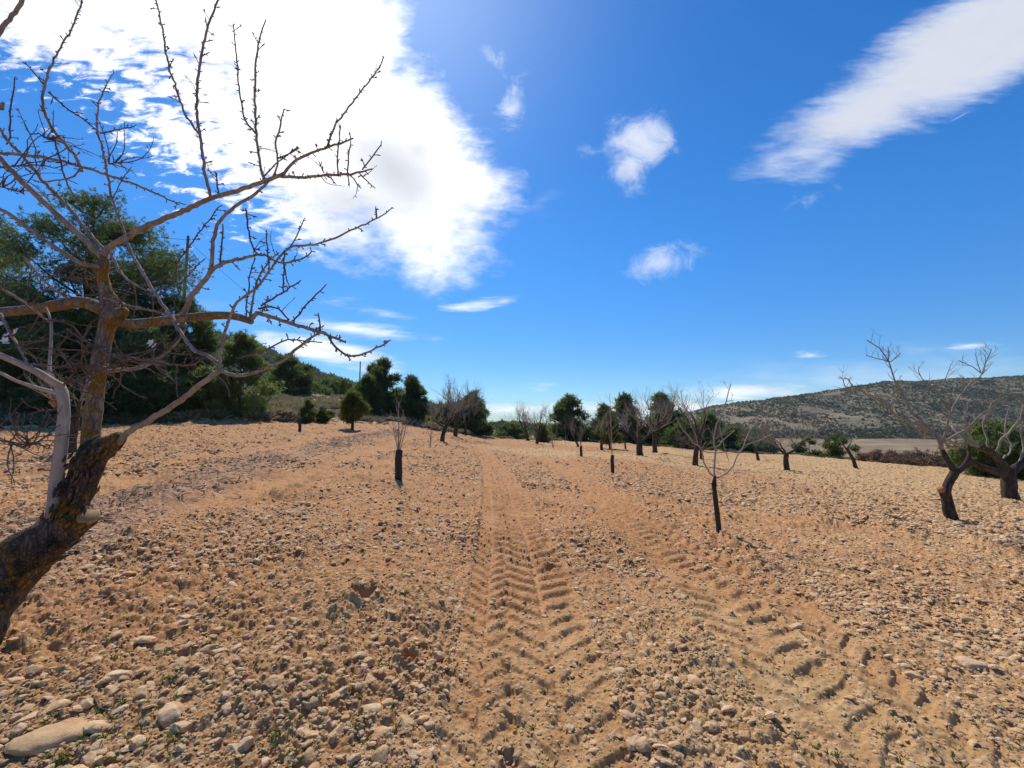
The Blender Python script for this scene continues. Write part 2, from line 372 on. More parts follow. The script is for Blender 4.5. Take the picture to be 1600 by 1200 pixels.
def mat_stone():
    m = MT('stone'); o = m.obj(); oi = m.n('ShaderNodeObjectInfo'); r = oi.outputs['Random']
    c = m.mix(r, (.61, .385, .19), (.75, .535, .315))
    c = m.mix(m.ss(m.noise(o, 3.0, 6, .7), .42, .68), c, (.56, .31, .145))
    c = m.mix(m.ss(m.noise(o, 11, 4, .7), .58, .75), c, (.64, .50, .33))
    c = m.mix(m.ss(m.noise(o, 2.2, 5, .7, .5), .50, .62), c, (.52, .30, .14))
    m.col(c); m.bump(m.noise(o, 6, 8, .72), .008, .9); return m.m
def mat_bark(name, a, b, lich=None, lamt=.55, sc=9, pale=None, crack=1.0):
    m = MT(name); o = m.obj(); mp = m.n('ShaderNodeMapping'); m.l(o, mp.inputs[0]); mp.inputs[3].default_value = (1, 1, .35)
    q = mp.outputs[0]
    c = m.mix(m.ss(m.noise(q, sc, 7, .7, .6), .36, .64), a, b)
    if lich: c = m.mix(m.ss(m.noise(o, sc * .55, 6, .68, .5), lamt, lamt + .12), c, m.mix(m.noise(o, 30), lich, tuple(x * .55 for x in lich)))
    if pale: c = m.mix(m.ss(m.noise(o, sc * 2.2, 5, .7), .60, .72), c, pale)
    vo = m.n('ShaderNodeTexVoronoi', feature='DISTANCE_TO_EDGE'); wv = m.mix(.12, q, m.n('ShaderNodeTexNoise').outputs['Color'], 'ADD'); m.l(wv, vo.inputs['Vector']); vo.inputs['Scale'].default_value = sc * 3.2
    cr = m.ss(vo.outputs['Distance'], .0, .16)
    c = m.mix(m.math('MULTIPLY', m.math('SUBTRACT', 1.0, cr), .55 * crack), c, tuple(x * .6 for x in a))
    h = m.math('ADD', m.noise(q, sc * 2.4, 8, .75, .5), m.math('MULTIPLY', cr, .5 * crack))
    m.col(c); m.bump(h, .020, 1.0); return m.m
def mat_leaf(name, a, b, tr=.35, tcol=(.16, .20, .03)):
    m = MT(name); r = m.attr('tone')
    c = m.mix(m.ss(r, 0, 1), a, b); m.col(c); m.b.inputs['Roughness'].default_value = .7
    t = m.n('ShaderNodeBsdfTranslucent'); m.l(m.mix(.5, c, tcol), t.inputs[0])
    mx = m.n('ShaderNodeMixShader'); mx.inputs[0].default_value = tr; m.l(m.b.outputs[0], mx.inputs[1]); m.l(t.outputs[0], mx.inputs[2]); m.l(mx.outputs[0], m.out.inputs[0])
    return m.m
def mat_plain(name, c, rough=.8, var=.3, sc=20):
    m = MT(name); o = m.obj(); m.col(m.mix(m.math('MULTIPLY', m.noise(o, sc, 5), var * 2), c, tuple(x * .5 for x in c))); m.b.inputs['Roughness'].default_value = rough
    m.bump(m.noise(o, sc * 3, 5), .004, .5); return m.m
def mat_hill(name, dark, mid, earth, sc, amt=.54):
    m = MT(name); p = m.pos()
    n1 = m.noise(p, sc, 8, .68); n2 = m.noise(p, sc * 9, 5, .7); n3 = m.noise(p, sc * .35, 5, .6, .5)
    c = m.mix(m.ss(n2, .40, .60), dark, mid)
    c = m.mix(m.math('MULTIPLY', m.ss(m.math('ADD', m.math('MULTIPLY', n1, .55), m.math('MULTIPLY', n3, .45)), amt - .06, amt + .06), .9), c, earth)
    m.col(c); m.bump(n2, 3.0, .8); return m.m

MSOIL = mat_ground(); MSTONE = mat_stone()
MBARK_OLD = mat_bark('lichened_bark', (.055, .043, .034), (.20, .15, .11), (.36, .20, .035), .49, 12)
MBARK_LIMB = mat_bark('lichened_limb_bark', (.17, .13, .10), (.38, .31, .24), (.42, .225, .025), .46, 13, (.55, .50, .42), .7)
MBARK_PALE = mat_bark('pale_bark', (.42, .35, .29), (.60, .52, .45), None, .5, 14, None, .12)
MBRANCH = mat_bark('branch_bark', (.26, .21, .17), (.45, .38, .315), None, .5, 16, None, .15)
MTWIG = mat_plain('twig_bark', (.17, .125, .11), .85, .35, 25)
MBARK_DARK = mat_bark('dark_bark', (.05, .036, .028), (.14, .10, .07), None, .5, 9)
MTWIG_FAR = mat_plain('bare_twig_bark', (.32, .27, .21), .9, .3, 6)
MSHOOT = mat_plain('pale_shoot_bark', (.40, .33, .26), .85, .3, 20)
MSLEEVE = mat_plain('dark_sleeve', (.060, .050, .043), .75, .4, 14)
MCUT = mat_plain('cut_wood', (.46, .27, .13), .85, .4, 60)
MCUTO = mat_plain('fresh_cut_wood', (.52, .22, .07), .8, .25, 40)
MPETAL = mat_plain('petal', (.88, .82, .78), .6, .1, 30)
MPINKB = mat_plain('pink_bud', (.62, .30, .28), .6, .2, 30)
MPINE = mat_leaf('pine_needles', (.06, .096, .038), (.18, .24, .095), .58)
MWOODS = mat_leaf('far_pine_needles', (.065, .075, .036), (.15, .155, .07), .3)
MPINE_PALE = mat_leaf('pale_pine_needles', (.085, .12, .042), (.22, .28, .10), .65)
MPINE_LIT = mat_leaf('backlit_pine_needles', (.14, .19, .07), (.32, .39, .15), .72)  # backlight painted in: needle colour brightened so the crown looks sunlit
MPINE_YG = mat_leaf('yellow_green_needles', (.085, .105, .022), (.21, .22, .05), .5)
MSHRUB = mat_leaf('shrub_leaves', (.05, .075, .018), (.17, .20, .045), .4)
MBROWNB = mat_leaf('dry_stems', (.16, .105, .062), (.30, .21, .13), .2, (.25, .17, .10))
MGREYB = mat_leaf('grey_scrub', (.21, .175, .125), (.37, .31, .22), .35, (.30, .25, .16))
MGRASS = mat_leaf('weed_leaves', (.05, .085, .02), (.14, .19, .045), .4)
MSTRAW = mat_leaf('dry_grass', (.24, .19, .085), (.40, .34, .17), .3, (.34, .28, .13))
MWOODCHIP = mat_plain('wood_chip', (.68, .47, .30), .9, .3, 9)
MCHIPD = mat_plain('dark_wood_chip', (.42, .26, .16), .9, .3, 9)
MPOLE = mat_plain('weathered_pole', (.20, .18, .17), .85, .2, 6)
MWIRE = mat_plain('wire', (.05, .05, .055), .6, .1, 6)
MTRUNKP = mat_bark('pine_bark', (.05, .035, .028), (.14, .10, .08), None, .5, 5)

# ------------------------------------------------------------------ ground, hills
gme = build_ground(); g_o = link('ground', gme, MSOIL); g_o['kind'] = 'structure'

def hill(name, skyline, d0, d1, base, m, seed, rough=2.0, nu=200, nd_=60, back=1.6):
    su = np.array([a for a, b in skyline], float); sv = np.array([b for a, b in skyline], float)
    U = np.linspace(su[0], su[-1], nu); D = np.concatenate((np.linspace(d0, d1, nd_), np.linspace(d1, d1 * back, 16)[1:]))
    vv = np.interp(U, su, sv); top = np.array([CAMZ + pdir(u, v)[1] * d1 for u, v in zip(U, vv)])
    X = np.tan(np.arctan((U - 800) / F))[None] * D[:, None]; Y = np.repeat(D[:, None], nu, 1)
    t = np.clip((D - d0) / (d1 - d0), 0, 1)[:, None]; prof = np.sin(t * math.pi / 2) ** 1.25
    tb = np.clip((D - d1) / (d1 * (back - 1)), 0, 1)[:, None]
    sc = d1 / 60
    nz = fbm(X / (sc * 9), Y / (sc * 9), 5, seed) * rough * sc * .5
    Z = base + (top[None] - base) * prof * (1 - .8 * tb) + nz * np.sin(np.clip(t, 0, 1) * math.pi) + nz * .12 * (t >= 1)
    n = nu; mth = len(D)
    i = np.arange(mth - 1)[:, None] * n; j = np.arange(n - 1)[None]
    Q = np.stack((i + j, i + j + 1, i + n + j + 1, i + n + j), -1).reshape(-1, 4)
    V = np.stack((X.ravel(), Y.ravel(), Z.ravel()), 1)
    o = link(name, np_mesh(name, V, None, Q), m); o['kind'] = 'structure'
    return X, Y, Z, t
MHILL = mat_hill('hill_scrub_cover', (.125, .118, .058), (.21, .18, .095), (.33, .245, .15), .02, .535)
MHILLD = mat_hill('wooded_slope_cover', (.020, .030, .016), (.06, .07, .035), (.16, .13, .085), .02, .62)
H1 = hill('hill', [(1010, 668), (1060, 652), (1130, 638), (1200, 629), (1270, 619), (1340, 607), (1420, 599), (1500, 596), (1600, 590), (1800, 588), (2300, 600), (2900, 650)], 340, 620, -14, MHILL, 3, 2.6, 300, 90)
H2 = hill('mountain', [(-1200, 560), (-500, 520), (0, 500), (180, 505), (290, 528), (330, 530), (400, 550), (450, 575), (520, 598), (600, 622), (680, 650), (760, 668)], 240, 420, 8, MHILLD, 4, 1.4, 180, 60)
H3 = hill('ridge', [(640, 690), (700, 682), (745, 672), (780, 668), (810, 668), (850, 674), (900, 680), (960, 680), (1020, 676), (1100, 678), (1200, 684)], 150, 260, -9, MHILLD, 5, .6, 120, 40)
MFAR = mat_hill('far_mountain_cover', (.07, .075, .06), (.16, .15, .12), (.25, .22, .18), .0012, .55)
H4 = hill('far_mountain', [(700, 668), (780, 660), (840, 664), (890, 662), (915, 655), (930, 659), (960, 664), (1040, 662), (1100, 668)], 1700, 2200, -30, MFAR, 6, .3, 80, 30)

# ------------------------------------------------------------------ tubes and trees
class MB:
    def __init__(s): s.V = []; s.Q = []; s.T = []; s.n = 0
    def add(s, V, T=None, Q=None):
        if T is not None: s.T.append(np.asarray(T) + s.n)
        if Q is not None: s.Q.append(np.asarray(Q) + s.n)
        s.V.append(np.asarray(V, float)); s.n += len(V)
    def tube(s, pts, rad, sides=6, cap=True, rough=0.0, dome=.3):
        p = np.asarray(pts, float); r = np.asarray(rad, float); n = len(p)
        tg = np.empty_like(p); tg[1:-1] = p[2:] - p[:-2]; tg[0] = p[1] - p[0]; tg[-1] = p[-1] - p[-2]
        tg /= np.linalg.norm(tg, axis=1)[:, None] + 1e-9
        a = np.array([0, 0, 1.0]) if abs(tg[0][2]) < .8 else np.array([1.0, 0, 0])
        u = np.cross(tg[0], a); u /= np.linalg.norm(u); U = [u]
        for k in range(1, n):
            u = U[-1] - tg[k] * np.dot(U[-1], tg[k]); u /= np.linalg.norm(u) + 1e-9; U.append(u)
        U = np.array(U); Wv = np.cross(tg, U); th = np.arange(sides) * 2 * math.pi / sides
        rr = r[:, None] * np.ones(sides)[None]
        if rough: rr = rr * (1 + rough * RS.uniform(-1, 1, rr.shape))
        V = p[:, None] + (U[:, None] * np.cos(th)[None, :, None] + Wv[:, None] * np.sin(th)[None, :, None]) * rr[:, :, None]
        V = V.reshape(-1, 3)
        i = np.arange(n - 1)[:, None] * sides; j = np.arange(sides)[None]; j2 = (j + 1) % sides
        Q = np.stack((i + j, i + j2, i + sides + j2, i + sides + j), -1).reshape(-1, 4)
        T = None
        if cap:
            b = n * sides; V = np.concatenate((V, p[-1:] + tg[-1:] * r[-1] * dome, p[:1]))
            jj = np.arange(sides); e = (n - 1) * sides
            T = np.concatenate((np.stack((e + jj, e + (jj + 1) % sides, np.full(sides, b)), 1), np.stack(((jj + 1) % sides, jj, np.full(sides, b + 1)), 1)))
        s.add(V, T, Q)
    def build(s, name, m, parent=None, smooth=True, off=None):
        V = np.concatenate(s.V)
        if off is not None: V = V - np.asarray(off)
        me = np_mesh(name, V, np.concatenate(s.T) if s.T else None, np.concatenate(s.Q) if s.Q else None, smooth)
        return link(name, me, m, parent)
def spline(pts, rad, step):
    p = np.asarray(pts, float); r = np.asarray(rad, float); P2 = [p[0]]; R2 = [r[0]]
    for i in range(len(p) - 1):
        n = max(1, int(np.linalg.norm(p[i + 1] - p[i]) / step)); a = p[max(i - 1, 0)]; b = p[i]; c = p[i + 1]; d = p[min(i + 2, len(p) - 1)]
        for k in range(1, n + 1):
            t = k / n
            P2.append(.5 * (2 * b + (c - a) * t + (2 * a - 5 * b + 4 * c - d) * t * t + (3 * b - a - 3 * c + d) * t ** 3)); R2.append(r[i] + (r[i + 1] - r[i]) * t)
    return np.array(P2), np.array(R2)
def rvec(rs):
    v = rs.normal(size=3); return v / np.linalg.norm(v)
def perp(d, rs):
    v = np.cross(d, rvec(rs)); return v / (np.linalg.norm(v) + 1e-9)
def grow(mb, rs, p, d, ln, r, up=.25, wob=.18, n=6, sides=5, tip=.35):
    pts = [np.array(p, float)]; d = np.array(d, float); d /= np.linalg.norm(d)
    for k in range(n):
        d = d + np.array([0, 0, up / n]) + rs.normal(size=3) * wob / math.sqrt(n); d /= np.linalg.norm(d)
        pts.append(pts[-1] + d * ln / n)
    pts = np.array(pts); rad = r * (1 - (1 - tip) * np.linspace(0, 1, n + 1)); mb.tube(pts, rad, sides)
    return pts, rad, d
def shoots(mb, rs, pts, rad, nb, ln, rmin, lift=.7, start=.3, twigs=4, sub=True):
    for k in range(nb):
        f = start + (1 - start) * (k + rs.uniform(.1, .9)) / nb; q = f * (len(pts) - 1); i = min(int(q), len(pts) - 2); p = pts[i] + (pts[i + 1] - pts[i]) * (q - i)
        t = pts[i + 1] - pts[i]; t /= np.linalg.norm(t)
        d = t * rs.uniform(.2, .6) + perp(t, rs) * .75 + np.array([0, 0, lift]) * rs.uniform(.3, 1.3)
        l2 = ln * rs.uniform(.45, 1.15); rr = max(rad[i] * .5, rmin)
        sp, sr, _ = grow(mb, rs, p, d, l2, rr, .45, .22, 5, 4, .45)
        if sub:
            for _k in range(twigs):
                j = rs.randint(1, len(sp) - 1); tt = sp[j + 1] - sp[j]; tt /= np.linalg.norm(tt)
                grow(mb, rs, sp[j], tt * .5 + perp(tt, rs) * .8 + np.array([0, 0, .25]), l2 * rs.uniform(.2, .55), max(sr[j] * .6, rmin * .8), .3, .2, 3, 3, .5)

def almond(name, label, base, H, r0, fork=.25, lean=(0, 0), nl=4, spread=.9, nshoot=6, seed=1, rmin=.0045, group='bare almond trees of the orchard', mt=None, mtw=None, az0=0, twigs=5, dense=1):
    rs = np.random.RandomState(seed); e = empty(name, base); tag(e, label, 'tree', group)
    tb = MB(); fh = H * fork; top = np.array([lean[0] * fh, lean[1] * fh, fh])
    p, r = spline([(0, 0, -.15), (top[0] * .35 + rs.normal() * .03, top[1] * .35, fh * .45), top], [r0 * 1.25, r0 * .95, r0 * .95], .12)
    tb.tube(p, r, 9, True, .09)
    cb = MB(); L_ = H - fh
    for k in range(nl):
        a = az0 + k * 2 * math.pi / nl + rs.uniform(-.35, .35); el = rs.uniform(.45, 1.0)
        d = np.array([math.cos(a) * spread, math.sin(a) * spread, math.tan(el) * .75])
        lp, lr, dd = grow(tb, rs, top - np.array([0, 0, r0 * .5]), d, L_ * rs.uniform(.42, .6), r0 * rs.uniform(.42, .58), .45, .3, 7, 7, .4)
        shoots(cb, rs, lp, lr, int(nshoot * .7 * dense), L_ * .42, rmin, .8, .3, twigs)
        for q in range(3):
            d2 = dd + perp(dd, rs) * .75 + np.array([0, 0, .15])
            mp, mr, _ = grow(cb, rs, lp[-1 - (q > 1)], d2, L_ * rs.uniform(.3, .45), max(lr[-1] * .75, rmin * 1.6), .35, .3, 6, 5, .45)
            shoots(cb, rs, mp, mr, int(nshoot * dense), L_ * .34, rmin, .8, .15, twigs)
    tb.build('trunk', mt or MBARK_DARK, e); cb.build('crown', mtw or MTWIG_FAR, e)
    return e

def needles(C, n, size, wid, rs, up=.25, flat=0.0):    # n small leaf faces round each of the given centres
    k = len(C) * n; c = np.repeat(C, n, 0); d = rs.normal(size=(k, 3)); d /= np.linalg.norm(d, axis=1)[:, None]; d[:, 2] = d[:, 2] * (1 - flat) + up
    d /= np.linalg.norm(d, axis=1)[:, None]; q = np.cross(d, rs.normal(size=(k, 3))); q /= np.linalg.norm(q, axis=1)[:, None] + 1e-9
    sz = size * rs.uniform(.6, 1.3, (k, 1)); st = c + d * sz * rs.uniform(0, .35, (k, 1))
    V = np.stack((st - q * wid * .5, st + q * wid * .5, st + d * sz), 1).reshape(-1, 3)
    return V, np.arange(k * 3).reshape(-1, 3)
def pine(name, label, base, H, Wd, cb=.15, seed=1, m=None, nf=16000, leaf=.25, shape='round', group='pines beyond the field', trunk_r=None, lean=0.0, gaps=.5, cat='tree', lob=None, trunk_mat=None):
    rs = np.random.RandomState(seed); e = empty(name, base); tag(e, label, cat, group)
    tb = MB(); tr = trunk_r or max(.08, H * .018)
    tp, trr = spline([(0, 0, -.3), (lean * H * .3, 0, H * .4), (lean * H * .8, 0, H * .93)], [tr * 1.2, tr * .8, tr * .15], H / 9)
    tb.tube(tp, trr, 8)
    nl = lob or 30; lobes = []
    for k in range(nl):
        t = (k + rs.uniform(0, 1)) / nl
        if shape == 'cone': w = (1 - t) ** .6 * 1.0 + .06
        elif shape == 'ovate': w = (1 - t) ** .62 * min(1, .62 + 1.5 * t) * 1.12 + .03
        elif shape == 'dome': w = math.sqrt(max(0, 1 - (max(t - .35, 0) / .66) ** 2)) * (.65 + .35 * min(1, t / .35))
        else: w = math.sin(math.pi * min(.97, .18 + .80 * t)) ** .45
        a = rs.uniform(0, 2 * math.pi); rad = Wd / 2 * w * math.sqrt(rs.uniform(.12, 1)) * rs.uniform(.72, 1.05)
        lr = Wd * rs.uniform(.10, .19) * (.6 + .4 * w)
        z = H * (cb + (1 - cb) * t) - lr * .5
        c = np.array([math.cos(a) * rad + lean * z, math.sin(a) * rad, max(z, lr * .4)])
        lobes.append((c, lr))
        z0 = max(.05, z - rad * .55); 
        q = np.array([lean * z0, 0, z0]); tb.tube(np.array([q, (q + c) / 2 + (0, 0, -.05 * H * .3), c]), [tr * .35, tr * .25, tr * .1], 4)
    vol = np.array([l ** 2 for _, l in lobes]); cnt = np.maximum(6, nf * 1.15 / 14 * vol / vol.sum()).astype(int)
    Cs = []; tone = []
    for (c, lr), n in zip(lobes, cnt):
        d = rs.normal(size=(n, 3)); d /= np.linalg.norm(d, axis=1)[:, None]
        q = c + d * lr * (rs.uniform(0, 1, (n, 1)) ** .4) * np.array([1.05, 1.05, .72]) * (1 + .25 * rs.normal(size=(n, 1)))
        Cs.append(q); tone.append(np.clip(rs.uniform(.1, .75) + rs.normal(size=n) * .14, 0, 1))
    Cs = np.concatenate(Cs); tone = np.concatenate(tone)
    Cs[:, 2] = np.maximum(Cs[:, 2], .1)
    V, T = needles(Cs, 14, leaf, leaf * .22, rs, .25)
    me = np_mesh('crown', V, T, None, False); fattr(me, 'tone', np.clip(np.repeat(tone, 14) + rs.normal(size=len(T)) * .12, 0, 1), 'FACE')
    link('crown', me, m or MPINE, e); tb.build('trunk', trunk_mat or MTRUNKP, e)
    return e
def at(u, d):                       # ground point in the direction of a photo column
    x = pdir(u, 660)[0] * d; return Vector((x, d, gz(x, d)))
def hpx(v, d): return CAMZ + pdir(800, v)[1] * d
def pine_at(name, label, u, vtop, wpx, d, **k):
    if u > 620: d = min(d, float(np.interp(u, EU, ER)) + 2.5 + (k['seed'] % 5) * .8)
    if u > 560 and k.get('shape', 'round') in ('round', 'cone') and u < 1300: k['shape'] = 'ovate'; k['lob'] = max(k.get('lob') or 30, 44)
    b = at(u, d); H = hpx(vtop, d) - b.z
    return pine(name, label, b, H, wpx / F * d * (1.25 if u > 560 else 1.0), **k)

# ------------------------------------------------------------------ foreground almond, traced branch by branch
AB = P(-72, 1012, 2.75)
AB.z = gz(AB.x, AB.y)
FA = empty('almond_tree', AB); tag(FA, 'large bare almond tree with lichened leaning trunk in the left foreground', 'tree')
rsA = np.random.RandomState(5)
AO = np.array(AB)
def px3(pts):                      # (u, v, depth, width px) -> points, radii
    p = np.array([P(u, v, d) for u, v, d, w in pts]); uv = np.array([(u, v) for u, v, d, w in pts], float); tg = np.gradient(uv, axis=0)
    c = uv - (800, 600); cosa = 1 / np.sqrt(1 + (c ** 2).sum(1) / F ** 2)
    al_ = np.abs((tg * c).sum(1)) / (np.hypot(*tg.T) * np.hypot(*c.T) + 1e-6)
    r = np.array([w * .5 * d / F for u, v, d, w in pts]) * (cosa + (1 - cosa) * al_) * .84; return p, r
def spurs(mb, p, r, sp, ln, rs, rt=.0034):
    seg = np.linalg.norm(p[1:] - p[:-1], axis=1); tot = seg.sum(); cum = np.concatenate(([0], np.cumsum(seg))); s = sp * .6
    while s < tot:
        i = min(np.searchsorted(cum, s) - 1, len(p) - 2); i = max(i, 0); q = p[i] + (p[i + 1] - p[i]) * ((s - cum[i]) / (seg[i] + 1e-9))
        t = (p[i + 1] - p[i]) / (seg[i] + 1e-9); d = t * rs.uniform(.2, .9) + perp(t, rs) + np.array([0, 0, .15]); d /= np.linalg.norm(d)
        l = ln * rs.choice([.25, .45, .7, 1.1, 1.9], p=[.3, .27, .23, .13, .07]); b = q + d * r[i]
        rr = min(rt, r[i] * .8)
        mb.tube([q, b + d * l * .55, b + d * l * .8, b + d * l * 1.15], [rr, rr * .85, rr * 1.35, rr * .25], 4)
        if l > ln * .9:
            for _ in range(2):
                d2 = d * .5 + perp(d, rs); d2 /= np.linalg.norm(d2); o = b + d * l * rs.uniform(.3, .9)
                mb.tube([o, o + d2 * ln * .25, o + d2 * ln * .45], [rr * .9, rr * 1.2, rr * .2], 4)
        s += sp * rs.choice([.25, .8, 1.3, 2.2], p=[.28, .32, .28, .12])
tr = MB()
def limb(mb, pts, step=.05, sides=12, rough=.05):
    p, r = px3(pts); p, r = spline(p, r, step); mb.tube(p, r, sides, True, rough); return p, r
limb(tr, [(-86, 1040, 2.72, 120), (-50, 975, 2.74, 108), (-12, 922, 2.76, 98), (28, 880, 2.78, 86), (70, 845, 2.78, 76), (108, 822, 2.77, 58), (136, 806, 2.74, 38)], .04, 18, .10)
limb(tr, [(82, 838, 2.79, 60), (104, 806, 2.80, 58), (122, 768, 2.82, 54), (138, 728, 2.84, 54), (148, 700, 2.85, 50), (152, 690, 2.86, 30)], .04, 16, .10)
limb(tr, [(142, 724, 2.84, 40), (162, 702, 2.83, 42), (180, 688, 2.82, 30), (190, 682, 2.81, 20)], .03, 12, .12)
lobe = MB()
for k in range(70):                # knobbly bark ridges on the old trunk
    t = rsA.uniform(0, 1); u = -12 + 130 * t + rsA.normal() * 14; v = 922 - 105 * t + rsA.normal() * 20
    c = np.array(P(u, v, 2.74 - .10 * rsA.uniform(.2, 1))); d = np.array([.75, .05, .6]) + rsA.normal(size=3) * .25
    tr.tube([c - d * .03, c, c + d * .04], [.004, .016, .004], 5)
for k in range(160):
    t = rsA.uniform(0, 1); c = np.array(P(100 + 48 * t + rsA.normal() * 14, 812 - 110 * t + rsA.normal() * 6, 2.72 - .04 * rsA.uniform(0, 1))); d = np.array([.35, .05, .9]) + rsA.normal(size=3) * .2
    tr.tube([c - d * .025, c, c + d * .03], [.003, .010, .003], 5)
tr.build('trunk', MBARK_OLD, FA, off=AO)
cut = MB(); c0 = np.array(P(138, 805, 2.70)); nrm = np.array([.40, -.50, .80]); nrm /= np.linalg.norm(nrm)
cut.tube([c0 - nrm * .03, c0 - nrm * .004, c0], [.050, .052, .049], 20, True, .05, .02); cut.build('pruning_cut', MCUT, FA, off=AO)
up = MB()
limb(up, [(140, 705, 2.86, 36), (144, 660, 2.87, 36), (150, 610, 2.88, 34), (157, 560, 2.88, 33), (165, 520, 2.88, 34), (172, 492, 2.88, 40), (172, 472, 2.88, 36), (166, 455, 2.87, 24), (160, 430, 2.87, 22), (162, 410, 2.86, 24), (163, 398, 2.86, 16)], .04, 14, .07)
limb(up, [(176, 500, 2.87, 34), (188, 490, 2.85, 26), (196, 484, 2.84, 16)], .03, 10, .1)
limb(up, [(168, 486, 2.9, 24), (150, 478, 2.92, 24), (128, 472, 2.95, 22), (107, 474, 2.98, 22), (60, 482, 3.05, 19), (0, 488, 3.15, 17), (-60, 490, 3.25, 12)], .05, 10, .06)
limb(up, [(180, 500, 2.86, 18), (197, 506, 2.84, 18), (230, 504, 2.80, 17), (265, 500, 2.76, 17), (320, 494, 2.70, 16), (360, 493, 2.66, 15), (384, 499, 2.64, 14), (393, 503, 2.63, 11)], .05, 10, .06)
up.build('limb', MBARK_LIMB, FA, off=AO)
for u, v, l in ((85, 800, 0),):
    pl_ = MB(); limb(pl_, [(84, 808, 2.74, 30), (86, 780, 2.74, 27), (90, 740, 2.74, 26), (96, 690, 2.74, 25), (100, 645, 2.73, 24), (97, 612, 2.73, 24), (92, 600, 2.73, 18)], .04, 14, .03)
    limb(pl_, [(97, 606, 2.73, 16), (82, 596, 2.70, 14), (60, 582, 2.66, 13), (37, 571, 2.62, 12), (0, 555, 2.55, 11), (-60, 535, 2.45, 9)], .05, 9, .03)
    limb(pl_, [(97, 616, 2.73, 10), (62, 607, 2.70, 7), (25, 595, 2.68, 6), (0, 582, 2.66, 6), (-30, 570, 2.62, 5)], .05, 7, .03)
    limb(pl_, [(82, 590, 2.73, 9), (77, 578, 2.74, 8), (79, 545, 2.76, 7), (80, 505, 2.80, 6), (72, 480, 2.84, 4)], .05, 7, .03)
    o = pl_.build('limb', MBARK_PALE, FA, off=AO); o['label'] = 'smooth pale limb rising from the leaning trunk'
st_ = MB(); limb(st_, [(90, 632, 2.72, 13), (82, 629, 2.70, 10), (76, 628, 2.69, 5)], .02, 8, .1); st_.build('pruning_cut', MCUTO, FA, off=AO)
wi = MB()
for v0, v1 in ((683, 676), (690, 688)):
    wi.tube([P(108, v0, 2.72), P(124, v0 + 2, 2.80), P(140, v0 + 3, 2.81), P(160, v1, 2.81)], [.0022] * 4, 4)
wi.build('tie_string', MSHOOT, FA, off=AO)
